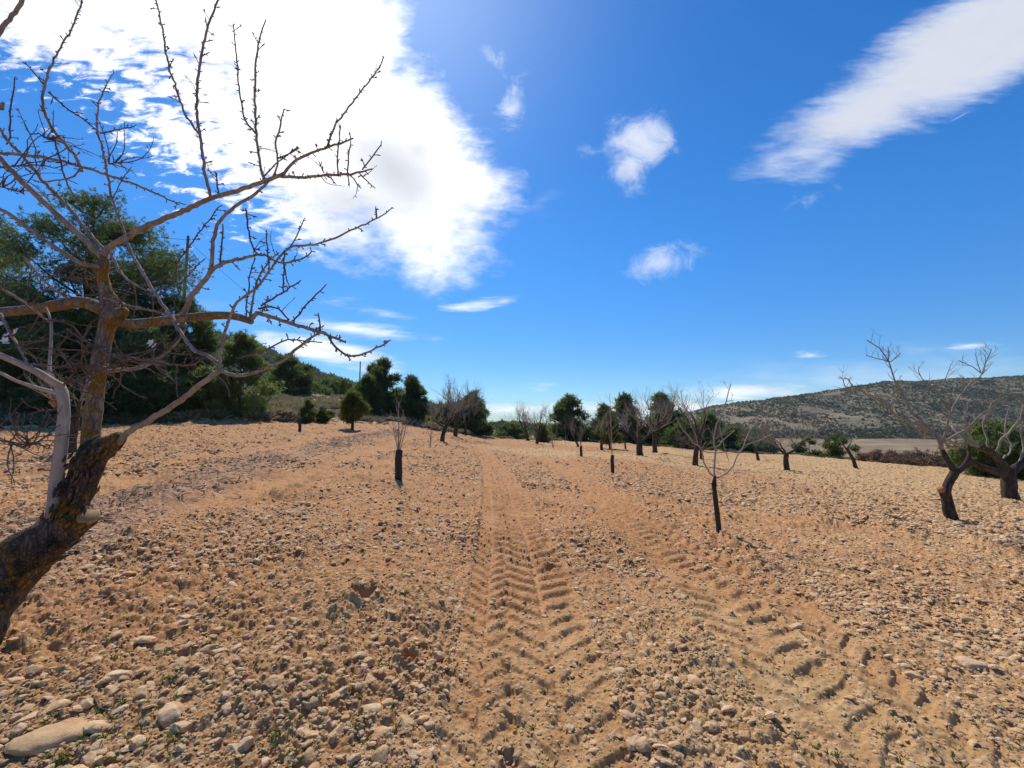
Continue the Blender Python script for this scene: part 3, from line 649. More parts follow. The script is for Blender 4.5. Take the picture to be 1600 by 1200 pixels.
# (points, spur spacing m) in pixels of the photo with depths
BR = [
 # pale right branch and its continuation
 [(163, 402, 2.86, 15), (172, 386, 2.84, 13), (224, 356, 2.78, 12), (280, 332, 2.72, 10.5), (328, 311, 2.66, 9.5), (376, 296, 2.60, 9), (420, 281, 2.55, 8.5), (444, 271, 2.52, 8)],
 [(444, 271, 2.52, 7), (456, 256, 2.52, 6), (480, 241, 2.5, 5.5), (508, 232, 2.48, 5), (552, 216, 2.44, 3)],
 [(510, 231, 2.48, 4.5), (520, 205, 2.5, 4.2), (532, 184, 2.52, 4), (560, 148, 2.55, 3.5), (588, 112, 2.58, 3), (600, 88, 2.6, 2.5)],
 [(436, 275, 2.53, 6), (470, 277, 2.48, 5.5), (500, 274, 2.44, 5), (548, 272, 2.38, 4.6), (582, 264, 2.34, 3)],
 [(528, 272, 2.4, 3), (528, 240, 2.42, 2.8), (532, 196, 2.44, 2.2)], [(543, 270, 2.39, 3), (545, 245, 2.4, 2.6), (548, 220, 2.42, 2)],
 [(566, 265, 2.36, 3), (580, 246, 2.36, 2.8), (596, 226, 2.36, 2.2)], [(548, 275, 2.38, 2.8), (564, 294, 2.36, 2)], [(562, 271, 2.36, 2.8), (586, 294, 2.34, 2)], [(506, 270, 2.44, 2.5), (498, 252, 2.45, 2)],
 # upright shoots
 [(330, 308, 2.66, 6.5), (320, 272, 2.66, 6), (314, 224, 2.68, 5.8), (308, 180, 2.7, 5.6), (308, 136, 2.72, 5.4), (314, 92, 2.74, 5), (324, 44, 2.77, 4.5), (340, 0, 2.8, 4), (345, -30, 2.82, 3)],
 [(310, 208, 2.69, 4.5), (288, 176, 2.72, 4), (276, 140, 2.74, 4), (264, 104, 2.77, 3.8), (256, 60, 2.8, 3.5), (244, 0, 2.84, 3), (240, -25, 2.86, 2.5)],
 [(413, 284, 2.56, 5), (404, 240, 2.55, 4.8), (400, 200, 2.55, 4.6), (398, 140, 2.56, 4.4), (400, 92, 2.57, 4), (408, 52, 2.58, 3.2), (416, 30, 2.58, 2)],
 [(399, 208, 2.55, 3.6), (382, 184, 2.52, 3.4), (374, 136, 2.5, 3.2), (370, 88, 2.48, 3), (364, 38, 2.46, 2.2)],
 [(426, 277, 2.54, 4.5), (434, 256, 2.52, 4), (430, 224, 2.5, 4), (438, 196, 2.48, 3.6), (444, 170, 2.46, 2.6)], [(434, 248, 2.52, 3), (468, 231, 2.48, 2.2)], [(342, 307, 2.65, 3.5), (336, 268, 2.64, 2.5)],
 [(408, 287, 2.56, 4), (424, 262, 2.6, 3.4), (466, 230, 2.66, 2.6)],
 # limb forking off the right limb
 [(283, 500, 2.74, 12), (300, 462, 2.70, 11), (325, 432, 2.66, 10), (331, 415, 2.65, 9), (332, 384, 2.63, 8), (340, 352, 2.61, 7.5), (360, 328, 2.59, 7), (404, 298, 2.56, 6), (424, 280, 2.54, 4)],
 [(327, 428, 2.66, 8), (347, 412, 2.6, 7), (380, 404, 2.54, 6), (408, 398, 2.5, 4.5), (440, 410, 2.46, 4), (470, 405, 2.42, 3.5), (488, 392, 2.4, 2.4)],
 [(344, 414, 2.6, 4), (347, 380, 2.58, 3.5), (348, 350, 2.57, 2.5)], [(276, 412, 2.74, 3.4), (296, 384, 2.71, 3.2), (320, 352, 2.68, 3), (344, 322, 2.65, 2.4)], [(280, 460, 2.73, 3), (276, 436, 2.73, 2.8), (276, 410, 2.74, 2.4)],
 [(280, 444, 2.73, 2.8), (300, 424, 2.7, 2.5), (321, 404, 2.66, 2.2)], [(384, 326, 2.57, 3.6), (387, 350, 2.54, 3.4), (393, 382, 2.51, 3.2), (404, 398, 2.5, 3)],
 # end of the right limb
 [(392, 500, 2.63, 9), (402, 489, 2.6, 8), (425, 496, 2.56, 7.5), (460, 507, 2.5, 7), (500, 519, 2.44, 6.5), (520, 526, 2.42, 5), (540, 535, 2.4, 3.5)],
 [(512, 523, 2.43, 5), (520, 538, 2.4, 4.5), (530, 547, 2.38, 4.5), (545, 556, 2.36, 4.2), (570, 552, 2.32, 4), (595, 540, 2.28, 3.8), (610, 531, 2.26, 2.8)],
 [(500, 519, 2.44, 3.5), (499, 500, 2.44, 3), (497, 489, 2.44, 2.2)], [(458, 503, 2.5, 3.5), (480, 475, 2.5, 3.2), (500, 455, 2.5, 2.6), (510, 444, 2.5, 2)],
 [(390, 498, 2.63, 5), (395, 470, 2.62, 4.5), (400, 445, 2.6, 4), (415, 415, 2.58, 3.6), (436, 395, 2.56, 3)],
 [(404, 482, 2.6, 4), (430, 480, 2.55, 3.6), (452, 500, 2.5, 3)], [(408, 478, 2.6, 3.6), (440, 458, 2.56, 3.4), (470, 438, 2.52, 2.4)], [(443, 456, 2.56, 3), (443, 432, 2.56, 2.8), (446, 410, 2.56, 2)],
 # bowed pale shoot from the stump and what grows from its end
 [(186, 692, 2.81, 11), (200, 676, 2.76, 11), (230, 659, 2.7, 10.5), (270, 634, 2.62, 10), (300, 612, 2.56, 9.5), (328, 590, 2.5, 9), (346, 578, 2.47, 9)],
 [(346, 580, 2.47, 7), (370, 587, 2.42, 7), (405, 580, 2.38, 6.5), (440, 565, 2.34, 6), (460, 547, 2.32, 5.5), (480, 532, 2.31, 5), (502, 519, 2.3, 3.5)],
 [(345, 578, 2.47, 6.5), (342, 562, 2.47, 6.5), (350, 525, 2.47, 6), (360, 495, 2.47, 6), (370, 472, 2.46, 5.5), (400, 450, 2.44, 5), (425, 418, 2.42, 4.5), (452, 388, 2.4, 4.3), (500, 380, 2.36, 4), (548, 360, 2.32, 3.6), (592, 340, 2.28, 3), (614, 324, 2.26, 2)],
 [(452, 388, 2.4, 3), (468, 360, 2.38, 2.6), (476, 340, 2.37, 2)], [(420, 426, 2.42, 3), (418, 395, 2.41, 2.8), (416, 360, 2.4, 2.2)], [(444, 392, 2.4, 2.8), (444, 420, 2.39, 2.8), (452, 446, 2.38, 2)], [(589, 341, 2.28, 2), (588, 326, 2.28, 1.8)],
 [(384, 496, 2.46, 3), (386, 470, 2.46, 3), (390, 436, 2.46, 2.8), (398, 402, 2.46, 2.2)], [(372, 560, 2.42, 3), (410, 550, 2.4, 3), (450, 532, 2.38, 2.8), (504, 535, 2.36, 2.2)],
 [(346, 572, 2.47, 8), (325, 556, 2.5, 7.5), (305, 548, 2.52, 7.5), (285, 524, 2.56, 7), (268, 495, 2.6, 6.5), (240, 455, 2.66, 6), (222, 424, 2.7, 6), (205, 396, 2.74, 5.6), (190, 352, 2.78, 5), (176, 312, 2.82, 4.6), (168, 272, 2.84, 4.4), (160, 232, 2.86, 4.2), (152, 200, 2.87, 4), (154, 168, 2.88, 3.6), (164, 136, 2.89, 3), (178, 114, 2.9, 2.2)],
 [(176, 312, 2.82, 3), (186, 290, 2.8, 2.4), (204, 262, 2.78, 1.8)],
 # left branches
 [(161, 404, 2.86, 13), (140, 382, 2.84, 12.5), (112, 356, 2.8, 11.5), (60, 308, 2.72, 10.5), (20, 268, 2.66, 9.5), (0, 248, 2.62, 9), (-40, 215, 2.55, 8)],
 [(166, 394, 2.86, 8), (136, 360, 2.88, 7.5), (104, 320, 2.9, 7), (72, 288, 2.93, 6.5), (40, 248, 2.97, 6), (16, 224, 3.0, 6), (0, 202, 3.02, 5.5), (-30, 170, 3.06, 5)],
 [(161, 418, 2.86, 9), (140, 414, 2.8, 8), (120, 408, 2.76, 7.5), (72, 376, 2.66, 7), (32, 348, 2.58, 7), (0, 326, 2.52, 6.5), (-40, 305, 2.44, 6)],
 [(-30, 243, 2.9, 6), (0, 240, 2.9, 6), (40, 242, 2.9, 6), (88, 250, 2.88, 5.6), (132, 262, 2.86, 5), (176, 276, 2.84, 4.6), (220, 292, 2.82, 4), (256, 308, 2.8, 3.4), (280, 320, 2.78, 2.6)],
 [(128, 268, 2.86, 6), (125, 258, 2.86, 6), (116, 242, 2.86, 6), (88, 208, 2.86, 5.8), (70, 176, 2.86, 5.8), (68, 140, 2.86, 5.4), (80, 104, 2.86, 5), (100, 64, 2.86, 4.6), (116, 36, 2.86, 4.2), (128, 0, 2.86, 3.6), (132, -18, 2.86, 3)],
 [(68, 132, 2.86, 3), (52, 112, 2.85, 2.6), (36, 98, 2.84, 2)], [(76, 144, 2.86, 3.4), (104, 168, 2.87, 3.2), (130, 186, 2.87, 3), (152, 204, 2.87, 2.4)],
 [(10, 226, 3.0, 4), (16, 215, 3.0, 4), (16, 180, 3.0, 3.8), (20, 145, 3.0, 3.4), (24, 120, 3.0, 2.2)], [(-50, 120, 2.5, 15), (0, 50, 2.5, 13), (20, 24, 2.5, 12), (50, -25, 2.5, 11)],
 [(84, 212, 2.86, 3.6), (92, 244, 2.84, 3.4), (100, 272, 2.82, 3.2), (112, 300, 2.8, 2.6), (122, 313, 2.79, 2)], [(156, 208, 2.86, 3), (180, 204, 2.84, 2.6), (208, 198, 2.82, 2)],
 [(126, 262, 2.86, 4.5), (116, 276, 2.83, 4), (96, 281, 2.8, 3.4), (68, 283, 2.77, 2.6)], [(-20, 160, 2.8, 16), (0, 168, 2.8, 12), (6, 160, 2.8, 6)], [(0, 262, 2.7, 3.4), (40, 258, 2.7, 3), (70, 258, 2.7, 2)], [(-10, 290, 2.75, 3), (20, 296, 2.75, 2.6), (38, 304, 2.75, 2)],
 [(60, 208, 2.86, 2.6), (74, 218, 2.86, 2.4), (84, 214, 2.86, 2.4)], [(170, 256, 2.84, 2.4), (184, 254, 2.83, 2.2), (190, 258, 2.83, 1.8)],
 # low tangle
 [(105, 515, 2.8, 4), (140, 537, 2.74, 4), (180, 555, 2.7, 4), (237, 564, 2.65, 3.6), (287, 572, 2.6, 3.4), (306, 568, 2.57, 3), (318, 560, 2.55, 2)],
 [(158, 584, 2.9, 9), (175, 580, 2.95, 8), (212, 576, 3.02, 7), (240, 565, 3.1, 6), (272, 540, 3.18, 4), (290, 515, 3.2, 3)],
 [(162, 466, 2.84, 5), (190, 474, 2.8, 4.6), (212, 480, 2.76, 4.2), (240, 486, 2.72, 4), (268, 492, 2.7, 3.4)], [(175, 398, 2.86, 6), (183, 416, 2.84, 5), (198, 436, 2.8, 4.6), (222, 450, 2.76, 4), (240, 456, 2.72, 3.4)],
 [(37, 400, 2.7, 4), (62, 432, 2.74, 4.4), (84, 452, 2.78, 4.6), (106, 466, 2.82, 5)], [(-20, 440, 2.7, 4.6), (0, 450, 2.7, 4.6), (45, 477, 2.72, 4.4), (76, 503, 2.75, 4)], [(0, 490, 3.0, 6), (16, 520, 2.95, 5.6), (30, 545, 2.9, 5), (44, 570, 2.86, 4)],
 [(140, 412, 2.9, 3.4), (118, 420, 3.0, 3), (104, 440, 3.05, 2.4)], [(130, 412, 2.95, 2.6), (136, 440, 2.95, 2.4), (146, 456, 2.92, 2)], [(100, 600, 2.74, 4.4), (118, 578, 2.7, 4.2), (132, 552, 2.66, 3.8), (140, 532, 2.64, 3)], [(106, 598, 2.74, 3), (140, 586, 2.7, 2.6), (178, 568, 2.66, 2)],
 [(88, 540, 2.72, 3), (104, 565, 2.7, 3), (126, 590, 2.7, 2.2)], [(-10, 686, 2.6, 4), (20, 692, 2.6, 4), (36, 698, 2.6, 4), (58, 690, 2.62, 3.6), (82, 678, 2.64, 3)], [(44, 696, 2.6, 3), (42, 676, 2.6, 2.8), (50, 662, 2.6, 2)], [(86, 640, 2.72, 4), (64, 643, 2.7, 3.4), (46, 647, 2.68, 2.4)],
 [(192, 556, 2.7, 3), (196, 570, 2.7, 3), (198, 574, 2.7, 2)],
]
br = [MB(), MB(), MB()]
allp = []
for k, b in enumerate(BR):
    wid = max(q[3] for q in b); mean = np.mean([q[3] for q in b])
    t = br[0] if wid >= 9 else (br[1] if wid >= 4.5 else br[2])
    p, r = px3(b); p = p.copy()
    p, r = spline(p, r, .03); p[1:-1] += rsA.normal(size=(len(p) - 2, 3)) * .0022
    t.tube(p, r, 8 if wid > 6 else 6, True, .06)
    if mean < 7.5: spurs(br[2], p, r, .029, .030, rsA)
    elif mean < 10: spurs(br[2], p, r, .06, .022, rsA)
    allp.append((p, r, wid))
for k in range(210):                 # fine untraced twigs, mostly in the low tangle
    low_ = rsA.rand() < .8
    p, r, wid = allp[rsA.randint(len(BR) - 20, len(BR)) if low_ else rsA.randint(len(allp))]
    i = rsA.randint(0, len(p) - 1); t = p[min(i + 1, len(p) - 1)] - p[i]; t /= np.linalg.norm(t) + 1e-9
    d = t * .4 + perp(t, rsA) + np.array([.25, .1, .15])
    q, rr, _ = grow(br[2], rsA, p[i], d, rsA.uniform(.10, .38) * (1 if low_ else .45), .0042 * (1 if low_ else .6), .15, .5, 7, 5, .4)
    spurs(br[2], q, rr, .035, .018, rsA, .002)
br[0].build('branch', MBRANCH, FA, off=AO); br[1].build('branch', MBRANCH, FA, off=AO); br[2].build('twig', MTWIG, FA, off=AO)
def blossom(u, v, d, size, m, nf=1):
    mb = MB(); c0 = np.array(P(u, v, d))
    for q in range(nf):
        c = c0 + rsA.normal(size=3) * size * .8 * (nf > 1); ax = np.array([0, -.8, .5]) + rsA.normal(size=3) * .4; ax /= np.linalg.norm(ax); a = perp(ax, rsA); b = np.cross(ax, a)
        for k in range(5):
            th = k * 2 * math.pi / 5; e1 = a * math.cos(th) + b * math.sin(th); e2 = -a * math.sin(th) + b * math.cos(th)
            V = [c, c + (e1 * .5 - e2 * .38) * size + ax * size * .12, c + (e1 * .95 - e2 * .22) * size + ax * size * .3, c + (e1 * .95 + e2 * .22) * size + ax * size * .3, c + (e1 * .5 + e2 * .38) * size + ax * size * .12]
            mb.add(V, [(0, 1, 2), (0, 2, 3), (0, 3, 4)])
    mb.build('blossom', m, FA, off=AO)
for u, v, d, s, m, n in ((12, 519, 2.85, .022, MPETAL, 3), (5, 535, 2.85, .024, MPETAL, 2), (240, 540, 2.66, .022, MPETAL, 3), (303, 426, 2.68, .016, MPINKB, 2), (318, 420, 2.66, .012, MPETAL, 1), (388, 420, 2.46, .010, MPETAL, 1), (600, 538, 2.27, .014, MPINKB, 2), (25, 516, 2.86, .018, MPETAL, 1), (378, 578, 2.42, .008, MPETAL, 1)):
    blossom(u, v, d, s, m, n)

# ------------------------------------------------------------------ right-hand old almonds, traced limbs
def traced(name, label, base_uv, trunk, limbs, seed, dens=3, ln=.55, cuts=(), m1=None, m2=None, rmin=.006, group='bare almond trees of the orchard', spur=True, trunk_part='trunk', sleeve=None, limbw=.8):
    rs = np.random.RandomState(seed); b = gpt(*base_uv); d0 = b.y; e = empty(name, b); tag(e, label, 'tree', group); off = np.array(b)
    tb = MB(); cb = MB(); cv = lambda pts: px3([(u, v, d0 + dd, w) for u, v, dd, w in pts])
    for t in trunk:
        p, r = cv(t); p, r = spline(p, r, .09)
        if t is trunk[0]: p[0, 2] -= .12
        tb.tube(p, r, 10, True, .08)
    for t in limbs:
        p, r = cv(t); p, r = spline(p, r * limbw, .12); p[1:-1] += rs.normal(size=(len(p) - 2, 3)) * .012; cb.tube(p, r, 6, True, .04)
        if spur: shoots(cb, rs, p, r, max(1, int(dens * len(p) * .12 / .5)), ln, rmin, .6, .25, 3)
    tb.build(trunk_part, m1 or MBARK_DARK, e, off=off); cb.build('crown', m2 or MTWIG_FAR, e, off=off)
    for u, v, dd, w in cuts:
        mb = MB(); c = np.array(P(u, v, d0 + dd)); a = np.array([-.55, -.55, .62]); a /= np.linalg.norm(a); r = w * .5 * d0 / F
        mb.tube([c - a * .05, c, c + a * .012], [r * .9, r, r * .95], 12, True, .04, .03); mb.build('pruning_cut', MCUTO, e, off=off)
    if sleeve:
        mb = MB(); p, r = cv(sleeve); p, r = spline(p, r, .06); p[0, 2] -= .03
        mb.tube(p, r, 10, True, .06); mb.build('trunk_sleeve', MSLEEVE, e, off=off)
    return e
traced('almond_tree', 'gnarled bare almond with a kinked trunk and orange pruning cut, right foreground', (1487, 815),
 [[(1489, 817, 0, 25), (1481, 790, 0, 21), (1478, 768, 0, 19), (1484, 751, 0, 18), (1492, 738, 0, 18), (1497, 733, 0, 14)], [(1478, 775, 0, 18), (1472, 765, -.03, 14)],
  [(1493, 739, 0, 12), (1485, 727, .02, 10), (1477, 712, .04, 9), (1472, 703, .05, 9)], [(1496, 737, 0, 12), (1506, 728, 0, 11), (1515, 711, 0, 9), (1512, 695, .05, 7)]],
 [[(1472, 704, .05, 8), (1474, 690, .0, 7), (1480, 668, -.1, 6), (1483, 648, -.15, 5.5), (1482, 620, -.2, 3)], [(1472, 704, .05, 9), (1464, 685, .1, 8), (1451, 669, .2, 7), (1429, 648, .35, 6), (1411, 620, .45, 5), (1401, 600, .5, 4), (1389, 566, .55, 3), (1373, 544, .58, 2.4), (1356, 532, .6, 2)],
  [(1389, 566, .55, 2.6), (1387, 541, .55, 1.8)], [(1389, 566, .55, 2.6), (1407, 552, .55, 1.8)], [(1389, 566, .55, 2.4), (1372, 562, .55, 2), (1353, 555, .55, 1.6)], [(1411, 620, .45, 3.5), (1380, 619, .3, 3), (1333, 615, .1, 2.6), (1312, 588, .05, 1.8)],
  [(1451, 669, .2, 6), (1419, 659, .1, 5), (1395, 645, 0, 4), (1381, 629, -.05, 3.6), (1349, 613, -.1, 2.8), (1319, 590, -.2, 2)], [(1472, 690, 0, 6), (1507, 672, -.2, 5), (1528, 653, -.35, 4), (1559, 624, -.5, 3)], [(1483, 650, -.15, 5), (1496, 625, -.1, 4), (1515, 600, -.05, 3.6), (1533, 585, 0, 3), (1549, 545, .05, 2)],
  [(1533, 583, 0, 2.4), (1520, 572, 0, 2), (1498, 563, 0, 1.6)], [(1533, 583, 0, 2.4), (1526, 560, 0, 1.8), (1524, 553, 0, 1.5)], [(1533, 587, 0, 2.4), (1539, 570, .1, 2), (1537, 553, .1, 1.5)], [(1512, 695, .05, 6), (1500, 680, .2, 5), (1487, 665, .4, 4)], [(1464, 685, .1, 5), (1445, 680, -.1, 4), (1420, 662, -.2, 3)], [(1483, 640, -.15, 4), (1462, 610, -.1, 3), (1440, 590, 0, 2), (1436, 572, 0, 1.6)], [(1466, 615, -.1, 2.6), (1478, 590, 0, 2), (1486, 568, 0, 1.5)]],
 18, 3.6, .32, cuts=[(1470, 764, -.10, 10)], m1=MBARK_DARK, rmin=.004)
traced('almond_tree', 'thick-trunked old almond with low spreading limbs at the right edge', (1579, 782),
 [[(1580, 784, 0, 32), (1577, 765, 0, 29), (1576, 745, 0, 27), (1575, 732, 0, 26)], [(1570, 742, 0, 15), (1545, 733, .1, 11), (1520, 724, .2, 9), (1508, 712, .3, 8), (1500, 702, .35, 7)], [(1574, 738, 0, 18), (1564, 722, -.1, 13), (1550, 707, -.2, 11), (1530, 698, -.3, 9)], [(1580, 738, 0, 17), (1592, 727, .1, 13), (1612, 715, .2, 10), (1640, 700, .3, 8)]],
 [[(1530, 698, -.3, 7), (1512, 692, -.35, 6), (1490, 692, -.4, 5), (1470, 680, -.5, 3.5)], [(1500, 702, .35, 6), (1480, 694, .4, 5), (1455, 672, .5, 4), (1430, 668, .6, 3)], [(1556, 712, -.15, 7), (1562, 690, -.2, 5.5), (1580, 672, -.2, 5), (1592, 655, -.2, 4), (1600, 632, -.2, 3)], [(1545, 704, -.2, 6), (1540, 680, -.1, 5), (1535, 660, 0, 4), (1545, 640, .1, 3), (1540, 615, .2, 2.4)], [(1592, 727, .1, 8), (1600, 700, .3, 6), (1596, 670, .4, 5), (1610, 640, .5, 3), (1600, 600, .6, 2.4)], [(1562, 722, 0, 6), (1580, 700, .4, 5), (1570, 670, .6, 4), (1575, 635, .8, 3), (1560, 605, .8, 2)], [(1612, 715, .2, 8), (1640, 680, .2, 6), (1650, 630, .2, 4)], [(1535, 700, -.3, 5), (1512, 676, -.3, 4), (1508, 650, -.3, 3), (1515, 625, -.2, 2)], [(1580, 672, -.2, 4), (1598, 664, -.3, 3.4), (1615, 650, -.3, 2.6)]],
 12, 2.6, .45, m1=MBARK_DARK, rmin=.006)
traced('almond_tree', 'young forked almond with dark trunk and pale upright shoots, right of the tracks', (1123, 838),
 [[(1119, 790, 0, 7.5), (1116, 768, 0, 7), (1114, 757, 0, 6), (1117, 744, 0, 5)], [(1121, 785, .02, 4), (1118, 762, .02, 3.6), (1118, 744, .02, 3.4)]],
 [[(1117, 746, 0, 4.5), (1117, 735, 0, 4.2), (1117, 705, 0, 4), (1116, 677, 0, 3.4), (1125, 652, 0, 3), (1135, 625, 0, 2.6), (1142, 600, 0, 2)], [(1116, 745, 0, 4), (1108, 736, -.1, 3.8), (1100, 722, -.2, 3.6), (1097, 702, -.3, 3.2), (1082, 690, -.4, 3), (1068, 670, -.45, 2.4), (1056, 652, -.5, 1.8)], [(1120, 746, 0, 4), (1136, 741, .1, 3.8), (1145, 727, .15, 3.4), (1160, 700, .2, 3), (1172, 675, .3, 2.6), (1185, 657, .35, 1.8)], [(1161, 697, .2, 2.6), (1185, 688, .2, 2.4), (1208, 678, .2, 1.8)],
  [(1097, 702, -.3, 2.8), (1085, 677, -.3, 2.4), (1072, 642, -.3, 2), (1064, 610, -.3, 1.6)], [(1126, 655, 0, 2.4), (1128, 680, -.1, 2.2), (1132, 700, -.15, 2), (1139, 720, -.2, 1.6)], [(1097, 704, -.3, 2.6), (1120, 708, -.25, 2.4), (1160, 704, -.2, 1.8)], [(1117, 700, 0, 2.4), (1130, 685, .1, 2), (1148, 672, .2, 1.6)], [(1128, 642, 0, 1.8), (1120, 632, 0, 1.4)], [(1135, 627, 0, 1.8), (1146, 626, 0, 1.4)]],
 13, 1.2, .22, m2=MSHOOT, rmin=.0035, limbw=.8, group='young almonds with dark trunk sleeves', sleeve=[(1124, 840, 0, 10.5), (1122, 815, 0, 9.5), (1119, 790, 0, 9), (1116, 770, 0, 8)])
def sapling(label, bu, bv, vg, vtop, seed, gw, stems, name='almond_sapling', group='young almonds with dark trunk sleeves', side=4):
    b = gpt(bu, bv); d = b.y; rs = np.random.RandomState(seed); e = empty(name, b); tag(e, label, 'sapling', group); off = np.array(b); k = d / F
    if vg is not None:
        hg = (bv - vg) * k; mb = MB(); mb.tube([(0, 0, -.06), (.01, 0, hg * .3), (-.005, 0, hg * .7), (.012, 0, hg)], [gw * .5 * k, gw * .52 * k, gw * .48 * k, gw * .5 * k], 10, True, .07); mb.build('trunk_sleeve', MSLEEVE, e)
    else: hg = .1
    mb = MB(); cb = MB(); Ht = (bv - vtop) * k
    for du, f, w in stems:
        p, r, dd = grow(mb, rs, (0, 0, -.05 if vg is None else hg - .1), (du * k / max(Ht, .1), rs.normal() * .1, 1), (Ht - hg * .8) * f, w, .15, .10, 7, 6, .4)
        for q in range(side):
            i = rs.randint(2, 7); t = rs.uniform(-1, 1); grow(cb, rs, p[i], (t, rs.normal() * .6, .75), Ht * rs.uniform(.12, .32), w * .45, .3, .25, 5, 4, .4)
    mb.build('trunk', MSHOOT, e); cb.build('crown', MTWIG_FAR, e)
    return e
sapling('young almond with two pale upright stems above a dark sleeve, nearest to the big almond', 622, 753, 705, 640, 21, 11, [(-4, 1.1, .016), (2, .95, .015), (26, .8, .011), (-34, .95, .010), (-16, .7, .009), (14, .8, .008)], side=4)
sapling('thin young almond in a dark sleeve in front of the green shrubs', 468, 675, 653, 624, 22, 4.5, [(0, 1, .013)], side=2)
sapling('slim young almond with a dark sleeve in front of the yellow-green young pine', 957, 739, 712, 618, 23, 5.5, [(-2, 1, .018), (3, .8, .012), (-6, .75, .010)], side=5)
sapling('small young almond with a dark sleeve and short pale forked top', 908, 715, 697, 664, 24, 4, [(0, .9, .02), (-7, .9, .012), (8, .9, .012)], side=5)
sapling('leafless sapling with a thin pale unprotected stem left of the big bare almonds', 672, 703, None, 634, 25, 0, [(0, 1, .022), (9, .85, .012)], group='thin leafless saplings', side=5)
sapling('thin bent sapling without sleeve in front of the round dark pine', 864, 700, None, 648, 26, 0, [(2, 1, .03), (-8, .8, .02), (9, .85, .02)], group='thin leafless saplings', side=6)
sapling('faint thin sapling just left of the leaning stump under the round dark pine', 884, 695, None, 660, 27, 0, [(0, 1, .018)], group='thin leafless saplings', side=5)

def al(label, bu, bv, vtop, trunk_px, **k):
    b = gpt(bu, bv); return almond('almond_tree', label, b, (bv - vtop) * b.y / F, trunk_px * .5 * b.y / F, **k)
al('bare almond with short dark leaning trunk, front one of the pair left of centre', 668 + 22, 691, 606, 6.5, fork=.28, lean=(.25, 0), nl=4, spread=1.0, nshoot=6, seed=41)
al('bare almond with wide crown, behind the front one of the pair left of centre', 711, 683, 584, 6.5, fork=.32, lean=(.10, 0), nl=5, spread=1.15, nshoot=8, seed=42, dense=.95)
al('small bare almond half hidden behind the pair left of centre', 727, 680, 608, 4, fork=.25, nl=4, spread=1.0, nshoot=6, seed=43)
al('bare almond with slanting dark trunk, rightmost of the three at the field end', 839, 694, 628, 4.5, fork=.30, lean=(.15, 0), nl=4, spread=.8, nshoot=6, seed=44, twigs=4)
al('bare almond in the middle of the three at the field end', 825, 689, 622, 4.5, fork=.25, lean=(-.2, 0), nl=4, spread=.9, nshoot=6, seed=45, twigs=4)
al('slender bare almond, leftmost of the three at the field end', 812, 687, 634, 3.5, fork=.25, lean=(-.25, 0), nl=3, spread=.9, nshoot=5, seed=46, twigs=4)
al('old almond with a stout forked trunk and brown twiggy crown, left one of two', 1000, 713, 604, 10, fork=.20, nl=3, spread=1.0, nshoot=8, seed=47, dense=.85, az0=.2)
al('old twiggy almond with a single upright trunk, right one of two', 1024, 709, 598, 7, fork=.30, nl=4, spread=.95, nshoot=8, seed=48, dense=.85)
al('dark almond with trunk leaning right, behind the young forked almond', 1086, 727, 598, 7.5, fork=.34, lean=(.20, 0), nl=3, spread=.42, nshoot=5, seed=49, twigs=4)
al('bare almond with a Y-shaped dark trunk, standing alone before the hill', 1230, 734, 608, 7.5, fork=.20, nl=3, spread=1.35, nshoot=6, seed=50, az0=.1)
al('small dark almond behind, left of the Y-shaped one', 1185, 719, 655, 4, fork=.3, lean=(-.2, 0), nl=4, spread=1.1, nshoot=6, seed=51)
al('leaning cut-back almond stump with a few short shoots near the field edge', 1338, 732, 676, 5, fork=.55, lean=(-.42, 0), nl=2, spread=.7, nshoot=2, seed=52, twigs=2)
al('small crooked almond stump under the round dark pine', 904, 699, 650, 3.5, fork=.2, lean=(-.45, 0), nl=3, spread=.9, nshoot=5, seed=53, twigs=4)
al('small almond with dark trunk just left of the slim young almond', 941, 704, 640, 4.5, fork=.3, nl=3, spread=.8, nshoot=5, seed=54, twigs=4)
al('slim dark-stemmed almond between the slim young almond and the stout forked one', 978, 703, 640, 2.6, fork=.3, nl=3, spread=.8, nshoot=5, seed=55, twigs=4)
al('small low almond behind the dark leaning one', 1096, 719, 650, 4, fork=.2, nl=4, spread=1.1, nshoot=7, seed=56, twigs=4)
al('old dark-trunked almond behind the big foreground almond at the left', 108, 712, 560, 15, fork=.38, lean=(.03, 0), nl=4, spread=1.0, nshoot=5, seed=57, twigs=4)

# ------------------------------------------------------------------ pines, shrubs
pine_at('pine_tree', 'tallest dark pine behind the big foreground almond', 118, 302, 268, 26.5, cb=.12, seed=61, nf=200000, leaf=.17, shape='dome', lob=60)
pine_at('pine_tree', 'dark pine cut by the left edge of the picture', -70, 330, 250, 29, cb=.10, seed=62, nf=100000, leaf=.18, shape='dome', lob=44)
pine_at('pine_tree', 'lower dark pine in front of the tall pole', 262, 462, 150, 27.5, cb=.05, seed=63, nf=100000, leaf=.17, shape='dome', lob=44)
pine_at('pine_tree', 'low dark pine added to fill the shade under the tallest one', 60, 470, 210, 23.5, cb=.02, seed=64, nf=42000, leaf=.28, shape='round', lob=44)  # added low pine, fills the dark shade below the tall crowns
pine_at('pine_tree', 'low spreading pine between the tallest one and the pale pine', 190, 520, 190, 24.5, cb=.0, seed=65, nf=40000, leaf=.28, shape='round', lob=44)
pine_at('pine_tree', 'pale feathery pine with a pointed top beside the bank', 372, 520, 118, 28, cb=.03, seed=66, m=MPINE_LIT, nf=30000, leaf=.24, shape='ovate', lob=50)
pine_at('pine_tree', 'small pale pine low in front of the dark pines', 318, 575, 80, 26, cb=.0, seed=67, m=MPINE_LIT, nf=20000, leaf=.26, shape='round', lob=30)
